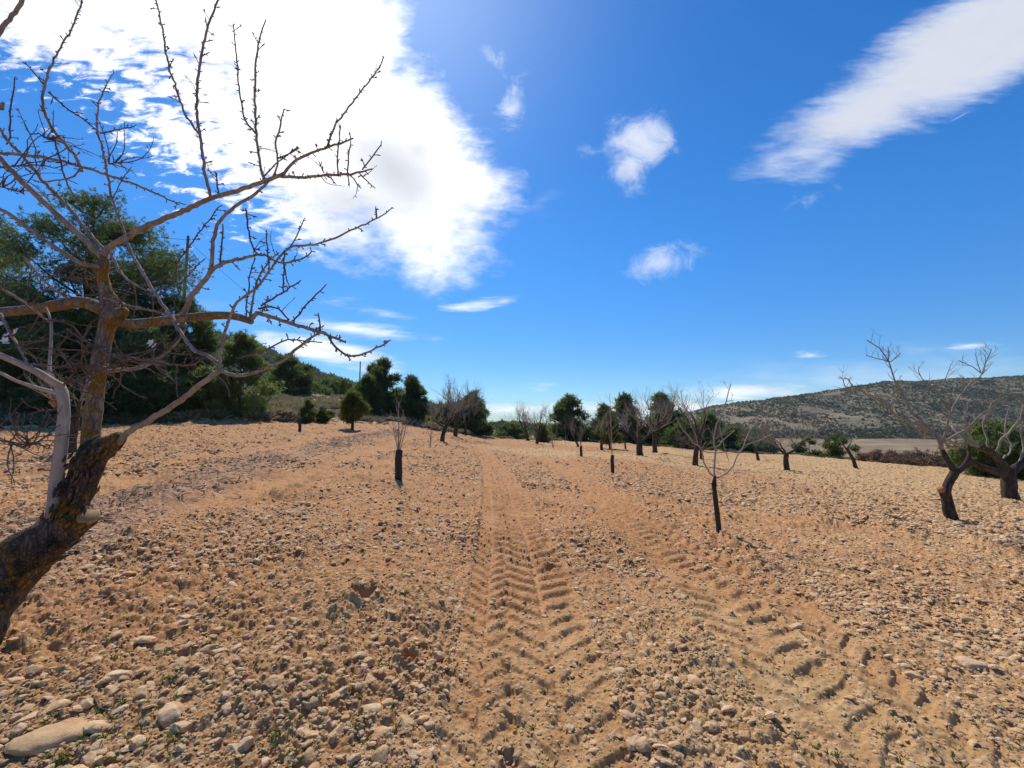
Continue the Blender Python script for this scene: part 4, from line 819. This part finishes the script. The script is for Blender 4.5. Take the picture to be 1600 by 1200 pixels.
pine_at('pine_tree', 'round dark pine on top of the bank', 453, 554, 84, 52, cb=.05, seed=68, nf=22000, leaf=.42, shape='dome', lob=30)
pine_at('pine_tree', 'broad far pine on the bank right of the round one', 524, 590, 62, 80, cb=.02, seed=69, nf=14000, leaf=.5, shape='dome')
pine_at('pine_tree', 'small far pine on the bank between two larger ones', 492, 600, 44, 72, cb=.02, seed=70, nf=9000, leaf=.45, shape='round')
pine_at('pine_tree', 'tall dark pine of the pair under the thin far pole', 594, 560, 66, 43, cb=.03, seed=71, nf=24000, leaf=.40, shape='cone', lob=40)
pine_at('pine_tree', 'greener shorter pine of the pair under the thin far pole', 571, 586, 46, 40, cb=.06, seed=72, m=MPINE_PALE, nf=14000, leaf=.34, shape='round')
pine_at('pine_tree', 'dark pine standing alone between the pair and the bare almonds', 643, 587, 50, 44, cb=.05, seed=73, nf=16000, leaf=.38, shape='cone', lob=34)
pine_at('pine_tree', 'dark low pine behind the trunks of the bare almond pair', 700, 632, 64, 50, cb=.0, seed=74, nf=12000, leaf=.42)
pine_at('pine_tree', 'dark pine behind the wide crown of the almond pair', 738, 612, 50, 52, cb=.0, seed=75, nf=12000, leaf=.42, shape='cone')
pine_at('pine_tree', 'round dark pine standing alone at the centre of the field end', 889, 617, 56, 62, cb=.06, seed=76, nf=18000, leaf=.46, shape='round', lob=34)
pine_at('pine_tree', 'green pine left of the stout forked almond', 944, 632, 40, 60, cb=.05, seed=77, nf=12000, leaf=.44, shape='round')
pine_at('pine_tree', 'tall dark pine behind the slim young almond', 976, 617, 50, 63, cb=.05, seed=78, nf=16000, leaf=.46, shape='round')
pine_at('pine_tree', 'dark pine behind the twiggy almond with the upright trunk', 1034, 613, 62, 60, cb=.05, seed=79, nf=18000, leaf=.46, shape='round', lob=34)
pine_at('pine_tree', 'low dark pine left of the dark leaning almond', 1066, 655, 56, 60, cb=.0, seed=80, nf=10000, leaf=.46)
pine_at('pine_tree', 'green low pine behind the dark leaning almond', 1108, 645, 62, 62, cb=.0, seed=81, nf=12000, leaf=.44, m=MPINE_PALE)
pine_at('pine_tree', 'low dark pine at the foot of the hill behind the young forked almond', 1146, 668, 60, 66, cb=.0, seed=82, nf=9000, leaf=.46)
pine_at('pine_tree', 'small dark pine low behind the three almonds at the field end', 800, 662, 56, 66, cb=.0, seed=83, nf=8000, leaf=.46)
pine_at('young_pine', 'small round yellow-green pine on a short bare trunk at the field edge', 551, 611, 36, 25, cb=.30, seed=84, m=MPINE_YG, nf=9000, leaf=.22, group='small young pines', trunk_r=.09)
pine_at('young_pine', 'yellow-green young pine behind the slim young almond', 952, 645, 30, 36, cb=.22, seed=85, m=MPINE_YG, nf=8000, leaf=.28, group='small young pines')
pine_at('young_pine', 'olive-green small pine right behind the rightmost of the three end almonds', 848, 664, 20, 44, cb=.1, seed=86, m=MPINE_YG, nf=4000, leaf=.3, group='small young pines')
pine_at('bushy_pine', 'wide green bushy pine behind the two gnarled almonds at the right', 1556, 656, 96, 25, cb=.02, seed=87, m=MPINE_PALE, nf=26000, leaf=.24, shape='dome', lob=40, group=None)
def bush(name, label, u, vtop, wpx, d, m, seed, nf=5000, leaf=.2, group=None):
    return pine_at(name, label, u, vtop, wpx, d, cb=.0, seed=seed, m=m, nf=nf, leaf=leaf, shape='dome', lob=14, trunk_r=.03, cat='shrub', group=group)
bush('shrub', 'bright green shrub behind the thin young almond, left one of two', 478, 626, 28, 29, MSHRUB, 91, 7000, .18)
bush('shrub', 'bright green shrub on the bank, right one of two', 505, 637, 26, 30, MSHRUB, 92, 6000, .18)
bush('shrub', 'dark green shrub right behind the Y-shaped almond', 1262, 683, 38, 46, MPINE_PALE, 93, 5000, .28)
bush('shrub', 'green shrub left of the leaning cut-back stump', 1308, 680, 40, 42, MSHRUB, 94, 5000, .28)
bush('dry_bush', 'round brown leafless bush right of the leaning cut-back stump', 1370, 704, 56, 38, MBROWNB, 95, 6000, .26)
bush('dry_bush', 'wide brown leafless bush left of the kinked almond trunk', 1443, 704, 96, 36, MBROWNB, 96, 9000, .26)
bush('dry_bush', 'small pale dry bush between the kinked and the thick-trunked almonds', 1528, 722, 50, 33, MGREYB, 97, 4000, .22)

hz = MB(); V = [(x, y, z) for x in (-3000, 3000) for y in (-3000, 3600) for z in (-70, 72)]
hz.add(V, None, [(0, 1, 3, 2), (4, 6, 7, 5), (0, 4, 5, 1), (2, 3, 7, 6), (0, 2, 6, 4), (1, 5, 7, 3)])
mh = bpy.data.materials.new('haze_air'); mh.use_nodes = True; mh.node_tree.nodes.clear()
pvv = mh.node_tree.nodes.new('ShaderNodeVolumePrincipled'); om = mh.node_tree.nodes.new('ShaderNodeOutputMaterial'); mh.node_tree.links.new(pvv.outputs[0], om.inputs['Volume'])
pvv.inputs['Color'].default_value = (.78, .87, 1, 1); pvv.inputs['Density'].default_value = .00011; pvv.inputs['Anisotropy'].default_value = .2
hzo = hz.build('haze', mh, None, False); hzo['kind'] = 'stuff'
# ------------------------------------------------------------------ poles and cable
def pole(label, u, vtop, d, r):
    b = at(u, d); H = hpx(vtop, d) - b.z; e = empty('utility_pole', b); tag(e, label, 'pole', 'wooden line poles')
    mb = MB(); mb.tube([(0, 0, -.3), (0, 0, H * .5), (0, 0, H)], [r * 1.2, r, r * .85], 10); mb.build('pole', MPOLE, e)
    mb = MB(); mb.tube([(r * .5, -r, H - .35), (r * 2.6, -r * 1.2, H - .35)], [.03, .03], 6); mb.build('bracket', MWIRE, e)
    return b + Vector((0, 0, H))
p1 = pole('grey wooden pole rising behind the dark pines at the left', 274, 369, 33, .125); p2 = pole('thin distant wooden pole above the pair of pines', 560, 565, 92, .14)
cb_ = MB()
def cable(a, b, sag):
    t = np.linspace(0, 1, 40)[:, None]; p = np.array(a) * (1 - t) + np.array(b) * t; p[:, 2] -= sag * 4 * t[:, 0] * (1 - t[:, 0]); cb_.tube(p, [.018] * 40, 4)
a1 = p1 - Vector((0, .1, .35)); cable(a1, p2 - Vector((0, .1, .35)), 1.9); cable(P(-420, 250, 30), a1, .8)
tag(cb_.build('cable', MWIRE), 'thin dark cable sagging between the two poles', 'cable')

# ------------------------------------------------------------------ stones, gravel, litter, scrub
def icosphere(sub):
    t = (1 + 5 ** .5) / 2
    V = [(-1, t, 0), (1, t, 0), (-1, -t, 0), (1, -t, 0), (0, -1, t), (0, 1, t), (0, -1, -t), (0, 1, -t), (t, 0, -1), (t, 0, 1), (-t, 0, -1), (-t, 0, 1)]
    T = [(0, 11, 5), (0, 5, 1), (0, 1, 7), (0, 7, 10), (0, 10, 11), (1, 5, 9), (5, 11, 4), (11, 10, 2), (10, 7, 6), (7, 1, 8), (3, 9, 4), (3, 4, 2), (3, 2, 6), (3, 6, 8), (3, 8, 9), (4, 9, 5), (2, 4, 11), (6, 2, 10), (8, 6, 7), (9, 8, 1)]
    V = [np.array(v) / np.linalg.norm(v) for v in V]
    for _ in range(sub):
        c = {}; nT = []
        def mid(a, b):
            k = (min(a, b), max(a, b))
            if k not in c: m = V[a] + V[b]; V.append(m / np.linalg.norm(m)); c[k] = len(V) - 1
            return c[k]
        for a, b, d in T:
            x, y, z = mid(a, b), mid(b, d), mid(d, a); nT += [(a, x, z), (b, y, x), (d, z, y), (x, y, z)]
        T = nT
    return np.array(V), np.array(T)
def rock_mesh(seed, sub, flat=.6, long=1.25):
    rs = np.random.RandomState(seed); V, T = icosphere(sub); k = rs.randint(8, 12)
    n = rs.normal(size=(k, 3)); n /= np.linalg.norm(n, axis=1)[:, None]; h = rs.uniform(.55, .95, k)
    dt = V @ n.T; rr = np.where(dt > .05, h[None] / np.maximum(dt, .05), 9)
    r = -np.log(np.exp(-rr * 48).sum(1) + math.exp(-48 * 1.05)) / 48
    P_ = V * r[:, None]
    w = fbm(P_[:, 0] * 2.2 + P_[:, 2] * 1.7 + seed, P_[:, 1] * 2.2 - P_[:, 2] * 1.3, 4, seed)
    w = w + .35 * fbm(P_[:, 0] * 6 + P_[:, 2] * 4, P_[:, 1] * 6 + seed, 2, seed + 9); P_ = P_ * (1 + .15 * w)[:, None] * np.array([long, 1.0, flat]) * .5
    me = np_mesh('stone', P_, T, None, True); me.set_sharp_from_angle(angle=math.radians(27)); me.materials.append(MSTONE)
    return me
ROCK_HI = [rock_mesh(100 + k, 3, f, l) for k, (f, l) in enumerate([(.56, 1.25), (.45, 1.4), (.70, 1.1), (.42, 1.6), (.6, 1.2), (.5, 1.3), (.7, 1.05), (.52, 1.5)])]
ROCK_LO = [rock_mesh(200 + k, 2, f, l) for k, (f, l) in enumerate([(.50, 1.2), (.42, 1.4), (.62, 1.1), (.45, 1.3), (.55, 1.15), (.38, 1.5)])]
def detail_z(x, y):
    d, at_ = ground_detail(x, y); return base_z(x, y) + d, at_
def scatter(name, pts, scl, rot, meshes, label=None):
    """one object holding many small things nobody could count"""
    c = bpy.data.collections.new(name)
    for k, me in enumerate(meshes):
        o = bpy.data.objects.new(name + '_piece', me); c.objects.link(o)
    n = len(pts); me = bpy.data.meshes.new(name); me.vertices.add(n); me.vertices.foreach_set('co', np.asarray(pts, np.float32).ravel())
    fattr(me, 'scl', scl); a = me.attributes.new('rot', 'FLOAT_VECTOR', 'POINT'); a.data.foreach_set('vector', np.asarray(rot, np.float32).ravel())
    fattr(me, 'pick', RS.randint(0, len(meshes), n))
    o = bpy.data.objects.new(name, me); COL.objects.link(o); o['kind'] = 'stuff'
    if label: o['label'] = label
    g = bpy.data.node_groups.new(name + '_scatter', 'GeometryNodeTree')
    g.interface.new_socket('Geometry', in_out='INPUT', socket_type='NodeSocketGeometry'); g.interface.new_socket('Geometry', in_out='OUTPUT', socket_type='NodeSocketGeometry')
    A = g.nodes.new; gi = A('NodeGroupInput'); go = A('NodeGroupOutput'); ip = A('GeometryNodeInstanceOnPoints'); ci = A('GeometryNodeCollectionInfo'); mp_ = A('GeometryNodeMeshToPoints')
    ci.inputs['Collection'].default_value = c; ci.inputs['Separate Children'].default_value = True; ci.inputs['Reset Children'].default_value = True
    def na(nm, t):
        q = A('GeometryNodeInputNamedAttribute'); q.data_type = t; q.inputs['Name'].default_value = nm; return q.outputs['Attribute']
    g.links.new(gi.outputs[0], mp_.inputs['Mesh']); g.links.new(mp_.outputs[0], ip.inputs['Points']); g.links.new(ci.outputs[0], ip.inputs['Instance']); ip.inputs['Pick Instance'].default_value = True
    fi = A('FunctionNodeFloatToInt'); g.links.new(na('pick', 'FLOAT'), fi.inputs[0]); g.links.new(fi.outputs[0], ip.inputs['Instance Index'])
    er = A('FunctionNodeEulerToRotation'); g.links.new(na('rot', 'FLOAT_VECTOR'), er.inputs[0]); g.links.new(er.outputs[0], ip.inputs['Rotation'])
    cx = A('ShaderNodeCombineXYZ'); s_ = na('scl', 'FLOAT')
    for k in range(3): g.links.new(s_, cx.inputs[k])
    g.links.new(cx.outputs[0], ip.inputs['Scale']); g.links.new(ip.outputs[0], go.inputs[0])
    md = o.modifiers.new('scatter', 'NODES'); md.node_group = g
    return o

# stones singled out in the photo: (u, v, width px, mesh, flat, label)
NAMED = [
 (92, 1158, 92, 3, 'long flat slab of stone in the bottom left corner, the largest on the ground'),
 (160, 1138, 46, 1, 'flat tan stone just right of the long corner slab'),
 (262, 1124, 56, 2, 'big blocky pale stone right of the long corner slab'),
 (284, 1142, 38, 0, 'pinkish angular stone touching the big blocky stone near the bottom left'),
 (86, 1113, 36, 4, 'rounded tan stone above the long corner slab'),
 (585, 1118, 46, 1, 'pale flat-topped stone near the bottom, left of the tyre track'),
 (664, 1189, 46, 0, 'pale broken stone at the bottom edge below the small burrow'),
 (594, 1190, 30, 6, 'round light stone at the bottom edge left of the broken one'),
 (372, 1168, 40, 0, 'squarish tan stone at the bottom edge among green weeds'),
 (213, 1165, 34, 2, 'tall tan stone in a cluster at the bottom left'),
 (936, 1031, 19, 2, 'upright pale block of stone between the two tyre tracks'),
 (968, 1063, 40, 1, 'flat pitted slab between the two tyre tracks, below the upright block'),
 (1016, 1158, 34, 4, 'dusty rounded stone between the tyre tracks near the bottom'),
 (186, 1066, 38, 5, 'pale ridged stone with a hollow at the left, above the weeds'),
 (232, 1002, 34, 1, 'orange-tan stone beside a bleached fragment at the left'),
 (278, 974, 26, 3, 'whitish flat fragment lying on the left part of the field'),
 (290, 961, 30, 0, 'smooth tan stone at the left beyond the whitish fragment'),
 (427, 1085, 36, 4, 'lumpy stone lying in the lower left centre'),
 (648, 1078, 26, 6, 'brown rounded stone right below the small burrow'),
 (610, 1079, 24, 0, 'tan stone left of the brown rounded one below the small burrow'),
 (563, 1040, 26, 2, 'pale oval stone left of the small burrow'),
 (634, 906, 28, 0, 'cluster stone, pale and angular, beyond the larger burrow'),
 (605, 943, 15, 6, 'small white square stone right of the larger burrow'),
 (1430, 1070, 30, 2, 'pale conical stone right of the right-hand tyre track'),
 (1524, 1046, 42, 5, 'broad dusty stone at the right edge of the field front'),
 (1160, 1078, 18, 4, 'orange lump of stone left of the right-hand tyre track'),
 (1004, 900, 17, 1, 'flat tan stone lying between the tyre tracks farther up'),
 (904, 806, 15, 3, 'thin white flat stone at the crown of the left tyre track'),
 (455, 1070, 22, 6, 'rounded buff stone in the left centre foreground'),
 (670, 1145, 30, 2, 'orange-grey stone leaning against the soil below the small burrow'),
 (148, 1030, 24, 4, 'pale lump of stone left of the ridged one'),
]
for k, (u, v, w, mi, lb) in enumerate(NAMED):
    b = gpt(u, v); x, y = np.array([b.x]), np.array([b.y]); z, _ = detail_z(x, y); D = math.hypot(b.x, b.y); s = w * D / F / 1.25 * (.66 if w > 60 else .68)
    o = bpy.data.objects.new('stone', ROCK_HI[mi]); COL.objects.link(o); o.location = (b.x, b.y, float(z[0]) + s * .03); o.scale = (s,) * 3
    rs_ = random.Random(k); o.rotation_euler = (rs_.uniform(-.25, .25), rs_.uniform(-.25, .25), rs_.uniform(-.5, .5) + (.45 if mi == 3 else 0)); tag(o, lb, 'stone')

rg = np.random.RandomState(99)
def cand(n, r0, r1, pw):
    a = np.arctan((rg.uniform(-130, 1730, n) - 800) / F)
    t = rg.uniform(0, 1, n); r = (r0 ** (1 - pw) + t * (r1 ** (1 - pw) - r0 ** (1 - pw))) ** (1 / (1 - pw))
    return np.sin(a) * r, np.cos(a) * r
def stone_field():
    xs, ys, ds = [], [], []
    for n, r0, r1, dmin, dmax in ((62000, 1.75, 7, .010, .085), (42000, 5, 16, .018, .10), (52000, 11, 48, .036, .13)):
        x, y = cand(n, r0, r1, 1.2 if r0 < 4 else 1.5); u = rg.uniform(0, 1, n); D = dmin / (1 - u * (1 - (dmin / dmax) ** 2.4)) ** (1 / 2.4)
        xs.append(x); ys.append(y); ds.append(D)
    x = np.concatenate(xs); y = np.concatenate(ys); D = np.concatenate(ds)
    clump = fbm(x * .9, y * .9, 3, 301) + .5 * fbm(x * .2, y * .2, 2, 305)
    u = 800 + F * x / y
    z, at_ = detail_z(x, y)
    stony = sst(u, 500, 1150) * .75
    keep = rg.uniform(0, 1, len(x)) < (np.clip(.55 + 1.0 * clump + stony, .06, 1) * (1 - .72 * np.maximum(at_['track'], at_['flat'])) * (1 - .6 * at_['litter'])) * (at_['field'] > .5)
    keep &= ~((np.maximum(at_['track'], at_['flat']) > .5) & (D > .05))
    for c, hr, hd in HOLES: keep &= np.hypot(x - c.x, y - c.y) > hr * 1.1
    return x[keep], y[keep], z[keep], D[keep]
sx_, sy_, sz_, sd_ = stone_field()
sr = np.hypot(sx_, sy_); uu = 800 + F * sx_ / sy_
vis = (uu > -10) & (uu < 1610) & (sr > 2.2)
app = np.where(vis, sd_ / sr, 0); order = np.argsort(-app)
big_i = order[:268]; rest = order[268:]
for q, i in enumerate(big_i):
    o = bpy.data.objects.new('stone', ROCK_HI[q % len(ROCK_HI)]); COL.objects.link(o); s = float(sd_[i])
    o.location = (float(sx_[i]), float(sy_[i]), float(sz_[i]) + s * .06); o.scale = (s,) * 3; o.rotation_euler = (rg.uniform(-.5, .5), rg.uniform(-.5, .5), rg.uniform(0, 6.28))
    tag(o, 'tan limestone fragment lying loose on the ploughed soil', 'stone', 'loose stones on the ploughed field')
n = len(rest); rot = np.stack((rg.uniform(-.45, .45, n), rg.uniform(-.45, .45, n), rg.uniform(0, 6.28, n)), 1)
scatter('gravel', np.stack((sx_[rest], sy_[rest], sz_[rest] + sd_[rest] * .10), 1), sd_[rest], rot, ROCK_LO)

# chipped prunings raked into a strip
def stick_mesh(seed, ln, w, m, flat=1.0):
    rs = np.random.RandomState(seed); mb = MB(); p = np.array([[-.5, 0, 0], [-.15, rs.normal() * .04, rs.normal() * .03], [.2, rs.normal() * .04, rs.normal() * .03], [.5, 0, 0]]) * ln
    mb.tube(p, [w, w * 1.1, w * .9, w * .6], 5); V = np.concatenate(mb.V) * np.array([1, 1, flat]); me = np_mesh('stick', V, np.concatenate(mb.T), np.concatenate(mb.Q), True); me.materials.append(m); return me
n = 5200; k = rg.randint(0, len(LITTER) - 1, n); tg_ = np.diff(LITTER, axis=0)[k]; tg_ /= np.hypot(tg_[:, 0], tg_[:, 1])[:, None]
w_ = rg.normal(size=n) * .42; x = LITTER[k, 0] + tg_[:, 1] * w_ + rg.normal(size=n) * .05; y = LITTER[k, 1] - tg_[:, 0] * w_ + rg.normal(size=n) * .05
z, at_ = detail_z(x, y); ok = rg.uniform(0, 1, n) < .35 + 1.4 * (fbm(x * .8, y * .8, 3, 320) + .25)
x, y, z = x[ok], y[ok], z[ok]; n = len(x)
scatter('pruning_litter', np.stack((x, y, z + .012), 1), rg.uniform(.5, 1.5, n), np.stack((rg.uniform(-.3, .3, n), rg.uniform(-.35, .35, n), rg.uniform(0, 6.28, n)), 1),
        [stick_mesh(1, .14, .006, MWOODCHIP), stick_mesh(2, .09, .010, MWOODCHIP, .35), stick_mesh(3, .18, .005, MCHIPD), stick_mesh(4, .08, .011, MCHIPD, .35), stick_mesh(5, .06, .012, MWOODCHIP, .35), stick_mesh(6, .22, .004, MCHIPD)])
# single sticks seen lying on the soil
for u, v, ln, w, rz, lb, m in ((160, 942, .22, .008, 1.0, 'bleached stick lying on the soil below the leaning trunk', MSHOOT), (570, 1071, .14, .005, 1.5, 'thin dark stick standing among stones left of the small burrow', MTWIG), (152, 1108, .22, .005, -.5, 'curved grey twig above the green weeds at the lower left', MTWIG),
                              (268, 1014, .26, .003, .5, 'long thin dry stem in the left foreground', MTWIG), (1022, 1068, .09, .006, 1.4, 'short dark stick between the two tyre tracks', MTWIG), (751, 880, .20, .006, 1.2, 'dark twig on the left edge of the left tyre track', MTWIG), (980, 886, .22, .006, 1.0, 'grey twig lying between the tyre tracks farther up', MTWIG)):
    b = gpt(u, v); z, _ = detail_z(np.array([b.x]), np.array([b.y])); o = link('stick', stick_mesh(int(u), ln, w, m)); o.location = (b.x, b.y, float(z[0]) + .02); o.rotation_euler = (0, .08, rz); tag(o, lb, 'stick')

def tuft_mesh(seed, nb, h, w, spread, m, sprawl=.5):
    rs = np.random.RandomState(seed); V = []; T = []
    for k in range(nb):
        a = rs.uniform(0, 6.28); r0 = rs.uniform(0, spread * .4); b = np.array([math.cos(a) * r0, math.sin(a) * r0, 0]); d = np.array([math.cos(a) * sprawl, math.sin(a) * sprawl, 1]) + rs.normal(size=3) * .3; d[2] = abs(d[2]); d /= np.linalg.norm(d)
        l = h * rs.uniform(.5, 1.1); q = np.cross(d, rs.normal(size=3)); q /= np.linalg.norm(q); i = len(V)
        V += [b - q * w, b + q * w, b + d * l * .6 + q * w * .8, b + d * l * .6 - q * w * .8, b + d * l + np.array([0, 0, -.15 * l])]; T += [(i, i + 1, i + 2), (i, i + 2, i + 3), (i + 3, i + 2, i + 4)]
    me = np_mesh('tuft', V, T, None, False); me.materials.append(m); fattr(me, 'tone', rs.uniform(0, 1, len(T)), 'FACE'); return me
wp = []
for u, v, k, sp_ in ((195, 1132, 34, .13), (125, 1175, 16, .08), (470, 1166, 14, .06), (455, 1140, 8, .05), (595, 1038, 8, .05), (262, 1160, 12, .09), (60, 1140, 12, .07), (640, 938, 6, .04), (700, 1000, 8, .07), (1256, 1176, 10, .05), (545, 1000, 8, .1), (585, 1140, 8, .06), (355, 975, 8, .08), (690, 935, 6, .06), (1180, 1110, 6, .05), (400, 1180, 16, .1), (330, 1010, 6, .08), (240, 1095, 10, .1), (560, 1165, 6, .05)):
    b = gpt(u, v)
    for _ in range(k): wp.append((b.x + rg.normal() * sp_, b.y + rg.normal() * sp_))
xx, yy = cand(700, 2, 9, 1.2); wp = np.array(wp + list(zip(xx, yy))); z, at_ = detail_z(wp[:, 0], wp[:, 1]); n = len(wp)
scatter('weeds', np.stack((wp[:, 0], wp[:, 1], z), 1), rg.uniform(.4, 1.1, n), np.stack((np.zeros(n), np.zeros(n), rg.uniform(0, 6.28, n)), 1), [tuft_mesh(k, 9, .045, .003, .02, MGRASS, .9) for k in range(3)])

# grasses and grey scrub along and beyond the field edge, on the bank and the verge
a = np.arctan((rg.uniform(-60, 1660, 22000) - 800) / F); R_ = np.interp(a, AA, AR); ex = rg.exponential(9, 22000) + .3
x = np.sin(a) * (R_ + ex); y = np.cos(a) * (R_ + ex); u = 800 + F * np.tan(a); ok = fbm(x * .3, y * .3, 3, 340) > -.12
x, y, u = x[ok], y[ok], u[ok]; z, _ = detail_z(x, y); left = u < 760; n = len(x); s = rg.uniform(.5, 1.3, n)
V3 = np.stack((x, y, z - .02), 1); rz = np.stack((np.zeros(n), np.zeros(n), rg.uniform(0, 6.28, n)), 1)
scatter('grey_scrub', V3[left], s[left] * 1.35, rz[left], [tuft_mesh(20 + k, 60, .42, .022, .5, MGREYB, .9) for k in range(3)] + [tuft_mesh(24, 60, .5, .03, .5, MSTRAW, .9)])
scatter('dry_grass', V3[~left], s[~left] * .8, rz[~left], [tuft_mesh(30 + k, 45, .45, .02, .4, MSTRAW, .7) for k in range(3)] + [tuft_mesh(34, 60, .5, .03, .5, MGREYB, .9), tuft_mesh(35, 60, .45, .03, .5, MSHRUB, .9)])
# stones thrown to the field edge
n = 500; a = np.arctan((rg.uniform(-60, 700, n) - 800) / F); R_ = np.interp(a, AA, AR) + rg.normal(size=n) * .35; x = np.sin(a) * R_; y = np.cos(a) * R_; z, _ = detail_z(x, y)
scatter('edge_stones', np.stack((x, y, z), 1), .08 + .42 * rg.uniform(0, 1, n) ** 4, np.stack((rg.uniform(-.4, .4, n), rg.uniform(-.4, .4, n), rg.uniform(0, 6.28, n)), 1), ROCK_LO)

# scrub and woods on the far slopes
def clump_mesh(seed, m, nf=110, leaf=.5):
    rs = np.random.RandomState(seed); d = rs.normal(size=(nf // 5, 3)); d /= np.linalg.norm(d, axis=1)[:, None]; c = d * rs.uniform(.4, 1, (len(d), 1)) * np.array([.5, .5, .42]) + np.array([0, 0, .42])
    V, T = needles(c, 5, leaf, leaf * .55, rs, .15); me = np_mesh('clump', V, T, None, False); me.materials.append(m); fattr(me, 'tone', np.clip(rs.normal(.45, .25, len(T)), 0, 1), 'FACE'); return me
CL_D = [clump_mesh(k, MWOODS) for k in range(3)]; CL_S = [clump_mesh(10 + k, MGREYB) for k in range(2)] + [clump_mesh(12, MWOODS)]
def cover(name, H, n, thr, seed, s0, s1, meshes, tmax=1.0, sink=.1, fs=None):
    X, Y, Z, t = H; k = rg.randint(0, X.shape[0] - 1, n); j = rg.randint(0, X.shape[1] - 1, n); f = rg.uniform(0, 1, n); g_ = rg.uniform(0, 1, n)
    bl = lambda A_: (A_[k, j] * (1 - f) + A_[k + 1, j] * f) * (1 - g_) + (A_[k, j + 1] * (1 - f) + A_[k + 1, j + 1] * f) * g_
    x, y, z = bl(X), bl(Y), bl(Z); tt = t[k, 0]; sc = fs or s1 * 10
    ok = (fbm(x / sc, y / sc, 4, seed) > thr - .35 * (tt < .12)) & (tt <= tmax); x, y, z = x[ok], y[ok], z[ok]; m_ = len(x); s = rg.uniform(s0, s1, m_) * rg.uniform(.6, 1, m_)
    return scatter(name, np.stack((x, y, z - s * sink), 1), s, np.stack((np.zeros(m_), np.zeros(m_), rg.uniform(0, 6.28, m_)), 1), meshes)
cover('hill_trees', H1, 30000, .20, 401, 1.2, 3.0, CL_D, fs=35); cover('hill_scrub', H1, 70000, -.3, 405, .7, 1.9, CL_S + CL_D[:1], fs=26)
cover('mountain_woods', H2, 9000, -.25, 411, 4, 7.5, CL_D); cover('ridge_woods', H3, 7000, -.5, 415, 2.6, 5.0, CL_D)
